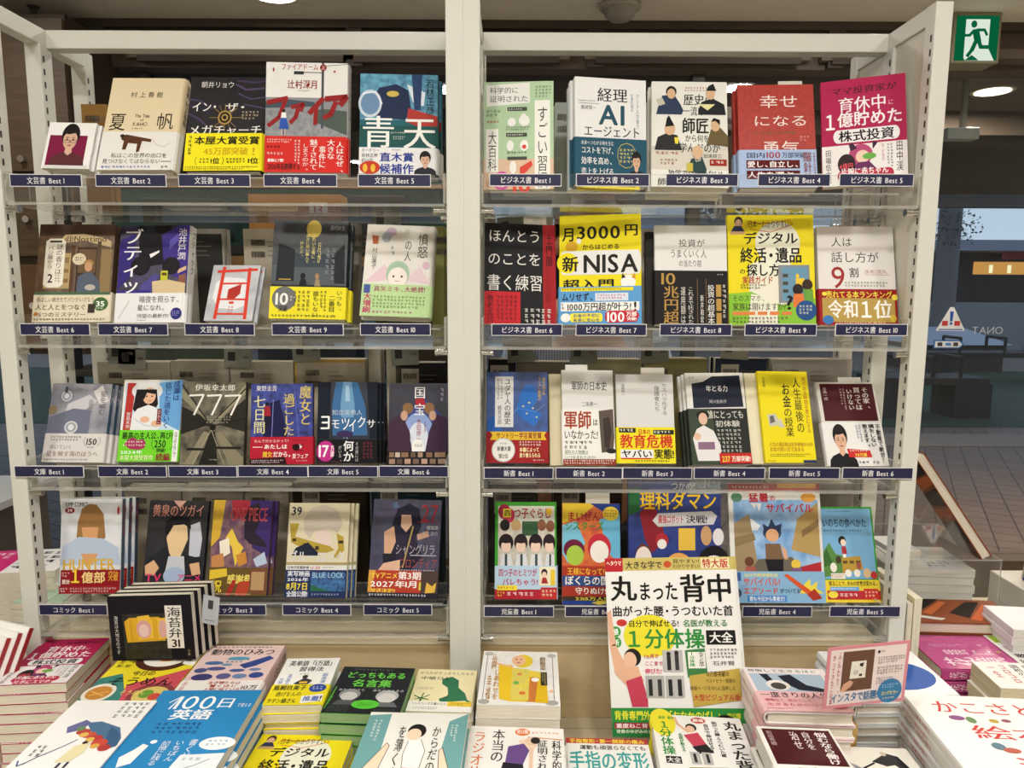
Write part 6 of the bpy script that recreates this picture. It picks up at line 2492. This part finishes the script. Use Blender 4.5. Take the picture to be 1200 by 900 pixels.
stack('T9', 'paperback_book', -.222, 1.160, .860, -2.5, .121, .136, .016, 6, 'L', 0, '4aa83c', 'dark quotation book with green title and two old portraits', pages=noise_mat('8fae7c', '7c9c6c', 22, .8, (1, 60, 1), 2, name='green_pages'))
stack('T10', 'paperback_book', -.108, 1.186, .842, -2.3, .102, .13, .011, 6, 'R', 0, 'eae0b4', 'cream book with a green dinosaur and palm tree')
stack('R9', 'paperback_book', -.311, 1.038, .816, -1, .142, .2, .011, 6, 'L', 0, 'ecdb20', 'yellow guidebook lying flat at the front below the dark quotation book')
stack('T12', 'paperback_book', -.136, 1.019, .865, -1.5, .147, .205, .011, 6, 'R', 0, 'e9e8e2', 'book with teal corners, two drawn hands and a person in orange')
stack('T13', 'hardcover_book', .018, 1.216, .860, -1.8, .130, .168, .022, 4, 'R', 0, 'eeedea', 'white framed book of a child draped in yellow')
stack('T14', 'paperback_book', .011, 1.038, .830, -2.6, .142, .2, .011, 4, 'R', 0, 'efede9', 'white exercise book with a bending woman in purple')
stack('T15', 'paperback_book', .151, 1.056, .800, -1.9, .127, .19, .010, 4, 'L', 0, 'ecebe7', 'white book with teal hand-care title and a red strip')
stack('T17', 'magazine', .300, 1.098, .812, -5, .142, .205, .008, 6, 'R', 0, 'ecebe8', 'white posture magazine lying flat before the standing copy')
stack('T18', 'hardcover_book', .452, 1.134, .876, -2.5, .132, .128, .020, 3, 'L', 1, 'ecdedd', 'pink and pale blue book with a chair and dark shadow')
stack('T19', 'paperback_book', .416, .994, .860, -3.6, .106, .172, .010, 4, 'L', 0, 'e6e3de', 'maroon and white pocket book lying at the front right')
stack('T20', 'hardcover_book', .545, 1.019, .812, -3, .108, .17, .012, 4, 'L', 1, 'e6e2d8', 'cream book with a stretching figure in black')
stack('T22', 'hardcover_book', .632, 1.222, .860, .5, .168, .140, .016, 4, 'L', 1, 'eceeee', 'white picture book with a blue oval behind the card')
stack('T23', 'hardcover_book', .742, 1.074, .862, -4.9, .231, .21, .011, 8, 'L', 1, 'f0efec', 'large white picture book with big red brush title', spine='かこさとし絵本を遊ぶ', spc=('e6e2dc', 'b85a4c'))
# pink hardcovers lying crosswise at the right, spine towards us
art, band, bi = PARSED['T25']
bk = make_book('hardcover_book', .132, .262, .022, 'L', 1, 'c0508c', art, band, bi, '花がひらく鏡', ('b84884', 'f0d8e6'))
bk.rotation_euler = (-PI / 2, 0, R(90 - 1)); bk.location = (1.068, 1.334, .800); tag(bk, 'pink hardcover with white calligraphy lying crosswise right of the post', 'book', 'pink hardcovers at the right')
for c in range(1, 4):
    cp = copy_tree(bk); cp.location.z -= .0246 * c; cp.location.x += .003 * c; cp['label'] = '%s pink hardcover down, under the one with white calligraphy' % ORD[c]
stack('T26', 'paperback_book', .905, 1.240, .830, -4, .13, .09, .018, 3, 'R', 0, 'eae4d4', 'small thick white book with black and red columns of characters', pages=PAGES_T)

# ---- black omelette book standing upright, with its copies behind
art, band, bi = PARSED['T3']
bk = make_book('paperback_book', .1466, .114, .013, 'L', 0, '17141c', art, band, bi)
bk.rotation_euler = (R(-2.5), R(-3), R(-3)); bk.location = (-.611, 1.172, .8655)
tag(bk, 'upright black book with rolled omelettes photo, front one of four', 'book', 'upright black omelette books')
for c in range(1, 4):
    cp = copy_tree(bk); cp.location += Vector((.0055 * c, .0148 * c, .0006 * c)); cp['label'] = '%s copy behind the upright black omelette book' % ORD[c - 1]
m = MB(); m.box(0, 0, 0, .030, .0006, .052, mat('b8bcc0', .5)); m.box(.010, -.0004, .028, .019, -.0002, .044, mat('3a3a3e', .5)); m.box(.006, -.0004, .006, .024, -.0002, .008, mat('8a8a8e', .5))
tag(m.build('sales_slip', None, (-.535, 1.19, .925), (0, R(8), R(-8))), 'pale grey order slip hanging beside the upright omelette books', 'slip')
# ---- white books with red spines at the far left
proto = None
for c in range(4):
    if c == 0:
        art, band, bi = PARSED['T2']
        proto = make_book('paperback_book', .13, .145, .009, 'R', 0, 'f0efec', art, band, bi)
        m = MB(); m.box(.0655, .0004, 0.001, .0664, .0086, .144, mat('9c1c24', .45))
        m.build('spine_strip', proto); o = proto
    else: o = copy_tree(proto)
    o.rotation_euler = (R(-26), R(4.5), R(-14)); o.location = (-.948 + .0125 * c, 1.10 + .0105 * c, .785 + .004 * c)
    tag(o, ['white book with red spine at far left, frontmost of four', 'second of four white red-spined books at far left', 'third of four white red-spined books at far left', 'rearmost of four white red-spined books at far left'][c], 'book', 'red-spined books at the far left')
rt = empty('book_stand', (-.943, 1.135, TBL)); tag(rt, 'clear plastic stand lifting the red-spined books at far left', 'stand')
m = MB(); sheet(m, -.09, -.02, .055, .09, .09, .058); m.build('ledge', rt)
for s in (-.088, .085): m = MB(); sheet(m, s, -.02, 0, s + .003, .09, .055); m.build('side', rt)
m = MB(); m.box(-.065, 0, 0, .065, .001, .05, FILM)
tag(m.build('plastic_cover', None, (-.943, 1.185, .885), (R(-8), 0, R(-14))), 'clear plastic sheet above the red-spined books', 'cover sheet')

# ---- magazine standing in front of the right bay
art, band, bi = PARSED['T16']
mg = make_book('magazine', .2219, .2908, .009, 'L', 0, 'ecebe8', art, band, bi)
mg.rotation_euler = (-.3746, -.054, -.0881); mg.location = (.2823, 1.12, .7611)
tag(mg, 'tall white posture magazine standing up before the right bay', 'magazine', 'posture magazines')
Rm = mg.rotation_euler.to_matrix(); cp = copy_tree(mg); cp.location += Rm @ Vector((.007, .0105, 0)); cp['label'] = 'second standing posture magazine just behind the tall front one'
rt = empty('book_stand', (.283, 1.135, TBL)); rt.rotation_euler = (0, 0, -.088); tag(rt, 'clear acrylic easel holding up the tall posture magazine', 'stand')
m = MB(); sheet(m, -.08, -.03, .046, .08, .05, .049); m.build('ledge', rt)
for s in (-.08, .077): m = MB(); sheet(m, s, -.03, 0, s + .003, .05, .046); m.build('side', rt)

# ---- picture card on a clip stand
rt = empty('pop_card', (.5165, .99, .899)); rt.rotation_euler = (R(4), R(-1), R(9)); tag(rt, 'pink-framed promotional card with hand and book photo on a clip stand', 'card')
w, h = .130, .098; X = lambda u: -w / 2 + w * u / 100
p = MB(); p.box(-w / 2, 0, 0, w / 2, .0008, h, mat('d88a96', .45)); draw(p, PARSED['CARD'][0], w, h, y0=-.0003)

p.build('card', rt)
m = MB(); m.cyl((.004, .004, -.005), (.004, .004, .018), .003, mat('c8c8c8', .3)); m.box(-.004, -.002, .002, .012, .006, .010, FILM); m.build('clip', rt)
m = MB(); sheet(m, -.008, .03, TBL - .899, .014, .032, .0); m.build('rod', rt)
m = MB(); m.box(-.010, .026, -.092, .016, .036, -.055, noise_mat('a8823c', 'c8a45c', 40, .35, name='brass'), bev=.002); m.box(-.001, .028, -.055, .007, .034, -.04, mat('b89048', .35)); m.build('weight', rt)

# ---- right side: second table area, boxes and tilted book
rt = empty('display_table', (1.5, 1.9, 0)); tag(rt, 'pale side display table right of the shelf bays', 'table')
MB().box(-.68, -.655, TBL - .03, .7, -.08, TBL, TW, bev=.002).build('tabletop', rt); MB().box(-.64, -.62, 0, .66, -.12, TBL - .03, mat('a89a80', .6)).build('cabinet_body', rt)
def plain_stack(x, y, z0, n, w, h, t, yaw, cover, label, art=None, name='paperback_book', hard=0, side='L', pages=None):
    bk = make_book(name, w, h, t, side, hard, cover, parse(art)[0] if art else [], [], None, pages=pages)
    bk.rotation_euler = (-PI / 2, 0, R(yaw)); d = Vector((-math.sin(R(yaw)), math.cos(R(yaw)), 0))
    bk.location = Vector((x, y, z0 + n * (t + .0008))) - d * h / 2; tag(bk, label, 'book', 'copies under the ' + ' '.join(label.split()[:6]))
    for c in range(1, n):
        cp = copy_tree(bk); cp.location.z -= (t + .0008) * c; cp.location.x += .002 * (-1) ** c; cp['label'] = '%s book down under the %s' % (ORD[min(c, 11)], ' '.join(label.split()[:9]))
    return bk
plain_stack(1.075, 1.375, TBL, 9, .19, .11, .0158, -6, 'e8e8ea', 'white book with a dark oval on the stack at far right', 'E 60 66 30 26 26262c\nE 56 62 22 18 d8a890\nF 40 14 80 34 2 2a2a3a', pages=PAGES_W)
# orange and black flat book, stack inside a clear box
plain_stack(.945, 1.462, TBL, 5, .21, .115, .0245, -3, '8a4a2c', 'orange book with black stripes lying flat behind the post', 'P 1e1814 0,20 30,0 46,0 10,60\nP 1e1814 40,60 70,10 84,10 54,80\nP c86c3c 14,60 44,10 50,14 20,70\nP 1e1814 70,90 100,40 100,60 84,100\nP c8643c 54,84 84,20 90,24 62,92\nP d8d4cc 4,70 30,84 24,92 2,80', hard=1)
rt = empty('acrylic_box', (.965, 1.66, TBL)); tag(rt, 'clear acrylic riser box with white books stored inside, right of post', 'box')
for a in ((-.12, -.125, .209, .12, .125, .212), (-.12, -.125, 0, .12, -.122, .209), (-.12, -.122, 0, -.117, .125, .209), (.117, -.122, 0, .12, .125, .209)):
    m = MB(); sheet(m, *a); m.build('panel', rt)
plain_stack(.967, 1.66, TBL, 9, .19, .15, .018, -4, 'dcdcda', 'white wrapped book on top inside the clear box', 'F 50 60 80 90 3 8a8a88', pages=PAGES_W)
plain_stack(.88, 1.60, TBL + .2125, 1, .06, .10, .012, 4, 'd8d8d4', 'thin white book lying on the clear box')
o = MB().lathe([(0, 0), (.03, .002), (.045, .03), (.048, .06), (.04, .095), (.02, .11), (0, .112)], mat('b8b8bc', .4), 24).build('round_ornament', None, (.865, 1.56, .722)); tag(o, 'round pale grey bulb partly hidden behind the right post', 'ornament')
# big tilted book on its clear easel
bk = make_book('hardcover_book', .174, .262, .022, 'R', 1, '8a4a2c', [], [], None, back=PARSED['TILT'][0], pages=PAGES)
PA, PB, PC = Vector((0.931, 1.6016, 1.1379)), Vector((1.0607, 1.5344, 0.9197)), Vector((0.9311, 1.7696, 1.1858))
Zx = (PA - PB).normalized(); Xx = (PC - PA); Xx = (Xx - Zx * Xx.dot(Zx)).normalized(); Yx = Zx.cross(Xx)
bk.matrix_world = Matrix.Translation(PB + Xx * .087) @ Matrix((Xx, Yx, Zx)).transposed().to_4x4()
tag(bk, 'large orange and black book leaning on an easel right of the post', 'book')
rt = empty('book_stand', (.99, 1.66, TBL + .2125)); tag(rt, 'clear bent easel under the large orange and black book', 'stand')
m = MB(); m.box(-.06, -.10, 0, .09, .10, .003, ACRYL); m.build('foot', rt)
m = MB(); v = [(.04, -.1, .003), (.04, .1, .003), (-.045, .1, .14), (-.045, -.1, .14)]; m.add(v + [(a + .003, b, c) for a, b, c in v], [(0, 1, 2, 3), (7, 6, 5, 4), (0, 3, 7, 4), (1, 5, 6, 2), (2, 6, 7, 3)], ACRYL); m.build('back_rest', rt)
# wrapped books with navy spines standing at the right
proto = None
for c in range(2):
    if not proto:
        proto = make_book('paperback_book', .13, .165, .014, 'R', 0, 'c4c2c4', parse('R 0 60 100 100 2c3c6c\nF 54 20 84 30 2 7a7a7c\nF 54 36 84 46 2 7a7a7c')[0], [], None)
        m = MB(); m.box(.0655, .001, .001, .0662, .013, .164, mat('26306c', .45)); m.box(.0663, .002, .01, .0666, .012, .06, mat('d8c83c', .45)); m.box(.0663, .003, .07, .0666, .011, .155, mat('c8ccd8', .45)); m.build('spine_strip', proto); o = proto
    else: o = copy_tree(proto)
    o.rotation_euler = (R(-6), R(7), R(-24)); o.location = (1.185 + .021 * c, 1.50 + .01 * c, TBL + .16)
    tag(o, ['grey-backed book with navy spine in plastic at right, left one', 'grey-backed book with navy spine in plastic at right, right one'][c], 'book', 'navy-spined books at the right')
rt = empty('book_stand', (1.195, 1.54, TBL)); tag(rt, 'pale riser block under the navy-spined books at right', 'stand'); MB().box(-.085, -.06, 0, .10, .07, .158, mat('c8c4bc', .5), bev=.002).build('block', rt)
m = MB(); m.box(-.05, 0, 0, .05, .001, .06, FILM); tag(m.build('plastic_cover', None, (1.20, 1.55, 1.0), (R(-10), R(22), R(-24))), 'clear plastic film above the navy-spined books at right', 'cover sheet')
# books standing beside the right post
for c, (x, w, col, hh, lab) in enumerate(((.722, .010, 'd8d4c8', .235, 'thin grey-white book standing edge-on against the right post'), (.734, .014, 'e2d8b4', .245, 'cream book standing edge-on beside the right post'))):
    bk = make_book('paperback_book', .15, hh, w, 'R', 0, col, [], [], None); bk.rotation_euler = (0, 0, R(90)); bk.location = (x + w, 1.33, TBL); tag(bk, lab, 'book')

# ---- left side: table beyond the left post
rt = empty('display_table', (-1.45, 1.85, 0)); tag(rt, 'side display table beyond the left post', 'table')
MB().box(-.45, -.45, .67, .48, 0, TBL, TW, bev=.002).build('tabletop', rt); MB().box(-.42, -.42, 0, .45, -.03, .67, mat('a89a80', .6)).build('cabinet_body', rt)
plain_stack(-1.17, 1.66, TBL, 9, .22, .15, .016, 8, 'e8e6e4', 'magazine with pink corner on the stack behind the left post', 'R 0 0 46 100 c82470\nE 14 66 14 18 e8a83c\nF 50 10 98 90 4 26262c\nF 6 10 40 40 2 f4dce8', name='magazine')
plain_stack(-1.02, 1.62, TBL, 7, .15, .2, .014, -8, 'c8d0c8', 'pale green book on the low stack between the left posts', 'F 10 6 90 40 4 2a2a30\nR 0 60 100 100 a8c0a8')
rt = empty('white_counter', (-2.25, 2.55, 0)); tag(rt, 'white counter top seen beyond the left post', 'counter')
MB().box(-.5, -.25, .715, .45, .3, .745, mat('e6e6e4', .4), bev=.003).build('top', rt); MB().box(-.46, -.2, 0, .4, .26, .715, mat('6a6258', .6)).build('body', rt)

# ================================================================ the shopper behind the right bay
def skin(name, joints, edges, m, parent=None, sub=2):
    me = bpy.data.meshes.new(name); me.from_pydata([j[:3] for j in joints], edges, []); o = bpy.data.objects.new(name, me); COL.objects.link(o)
    md = o.modifiers.new('s', 'SKIN'); md.use_smooth_shade = True
    for i, j in enumerate(joints): me.skin_vertices[0].data[i].radius = (j[3], j[4] if len(j) > 4 else j[3])
    me.skin_vertices[0].data[0].use_root = True
    sb = o.modifiers.new('u', 'SUBSURF'); sb.levels = sub; sb.render_levels = sub
    bpy.context.view_layer.update(); ev = o.evaluated_get(bpy.context.evaluated_depsgraph_get()); nm = bpy.data.meshes.new_from_object(ev)
    nm.materials.clear(); nm.materials.append(m); bpy.data.objects.remove(o); o = bpy.data.objects.new(name, nm); COL.objects.link(o)
    for p in nm.polygons: p.use_smooth = True
    if parent: o.parent = parent
    return o
SKIN = mat('b98468', .55); rt = empty('person', (.20, 1.93, 0))
tag(rt, 'shopper in a light blue striped shirt standing behind the right bay', 'person')
J = [(0, 0, .96, .13, .10), (0, 0, 1.12, .12, .09), (0, 0, 1.30, .15, .10), (0, 0, 1.42, .11, .08), (0, -.01, 1.49, .05), (0, -.025, 1.57, .072, .085), (0, -.03, 1.66, .07, .085)]
E = [(0, 1), (1, 2), (2, 3), (3, 4), (4, 5), (5, 6)]
for s in (-1, 1):
    n = len(J)
    J += [(s * .10, 0, .88, .085), (s * .10, -.01, .50, .055), (s * .10, .01, .09, .036), (s * .105, -.12, .04, .032)]; E += [(0, n), (n, n + 1), (n + 1, n + 2), (n + 2, n + 3)]
    n = len(J); hx = s * .07 - .02
    J += [(s * .15, 0, 1.40, .055), (s * .195, -.01, 1.16, .042), (hx + s * .05, -.24, 1.24, .032), (hx + s * .025, -.29, 1.265, .03)]; E += [(3, n), (n, n + 1), (n + 1, n + 2), (n + 2, n + 3)]
    w0 = n + 3
    for q in range(4):
        a = len(J); bx = hx + s * .012 - s * .004 * q; bz = 1.285 - .017 * q
        J += [(bx, -.325, bz, .010), (bx - s * .018, -.345, bz, .009), (bx - s * .034, -.335, bz - .002, .008)]; E += [(w0, a), (a, a + 1), (a + 1, a + 2)]
    a = len(J); J += [(hx - s * .005, -.295, 1.30, .011), (hx - s * .02, -.315, 1.315, .009)]; E += [(w0, a), (a, a + 1)]
body = skin('body', J, E, SKIN, rt)
STR = bpy.data.materials.new('striped_cotton'); STR.use_nodes = True; nt = STR.node_tree; wv = nt.nodes.new('ShaderNodeTexWave'); wv.inputs['Scale'].default_value = 45
tcs = nt.nodes.new('ShaderNodeTexCoord'); rp = nt.nodes.new('ShaderNodeValToRGB'); rp.color_ramp.elements[0].color = lin('7f98c4'); rp.color_ramp.elements[1].color = lin('c4cfe2')
nt.links.new(tcs.outputs['Object'], wv.inputs['Vector']); nt.links.new(wv.outputs['Fac'], rp.inputs[0]); nt.links.new(rp.outputs[0], nt.nodes['Principled BSDF'].inputs['Base Color']); nt.nodes['Principled BSDF'].inputs['Roughness'].default_value = .8
JS = [(0, 0, .93, .145, .115), (0, 0, 1.12, .14, .11), (0, 0, 1.30, .15, .115), (0, 0, 1.43, .105, .085), (0, -.005, 1.475, .062)]; ES = [(0, 1), (1, 2), (2, 3), (3, 4)]
for s in (-1, 1): n = len(JS); JS += [(s * .15, 0, 1.395, .068), (s * .20, -.01, 1.20, .058)]; ES += [(3, n), (n, n + 1)]
skin('shirt', JS, ES, STR, rt)
JT = [(0, 0, .97, .155, .115)]; ET = []
for s in (-1, 1): n = len(JT); JT += [(s * .10, 0, .86, .10), (s * .105, -.01, .50, .075), (s * .105, .01, .12, .065)]; ET += [(0, n), (n, n + 1), (n + 1, n + 2)]
skin('trousers', JT, ET, mat('2a2c34', .8), rt)
h = MB(); v = []; f = []
for i in range(9):
    for j in range(20):
        th = PI * .62 * i / 8; ph = 2 * PI * j / 20; k = 1.0 if math.sin(ph) < -.35 and i > 4 else 1.0
        rz = .118; zz = math.cos(th) * rz
        if math.sin(ph) < -.2: zz = max(zz, .045)
        v.append((math.cos(ph) * math.sin(th) * .096, math.sin(ph) * math.sin(th) * .112, zz))
for i in range(8):
    for j in range(20): f.append((i * 20 + j, i * 20 + (j + 1) % 20, (i + 1) * 20 + (j + 1) % 20, (i + 1) * 20 + j))
h.add(v, f, mat('1c1614', .6), None, True); h.build('hair', rt, (0, -.02, 1.635))
fc = MB()
for s in (-1, 1):
    fc.lathe([(0, .006), (.009, .003), (.012, 0)], mat('f0ece4', .4), 12, Matrix.Translation((s * .030, -.110, 1.628)) @ Matrix.Rotation(PI / 2, 4, 'X')); fc.cyl((s * .030, -.115, 1.628), (s * .030, -.118, 1.628), .005, mat('1c1614', .3), 10)
    fc.box(s * .030 - .015, -.116, 1.645, s * .030 + .015, -.110, 1.649, mat('1c1614', .6))
fc.cyl((0, -.110, 1.63), (0, -.130, 1.60), .006, SKIN, 10, .011); fc.box(-.02, -.112, 1.568, .02, -.104, 1.574, mat('8a4a44', .5)); fc.build('face', rt)
for s in (-1, 1):
    m = MB(); m.lathe([(0, .01), (.018, .008), (.026, 0), (.018, -.008), (0, -.01)], SKIN, 14, Matrix.Translation((s * .082, -.015, 1.61)) @ Matrix.Rotation(PI / 2, 4, 'Y')); m.build('ear', rt)
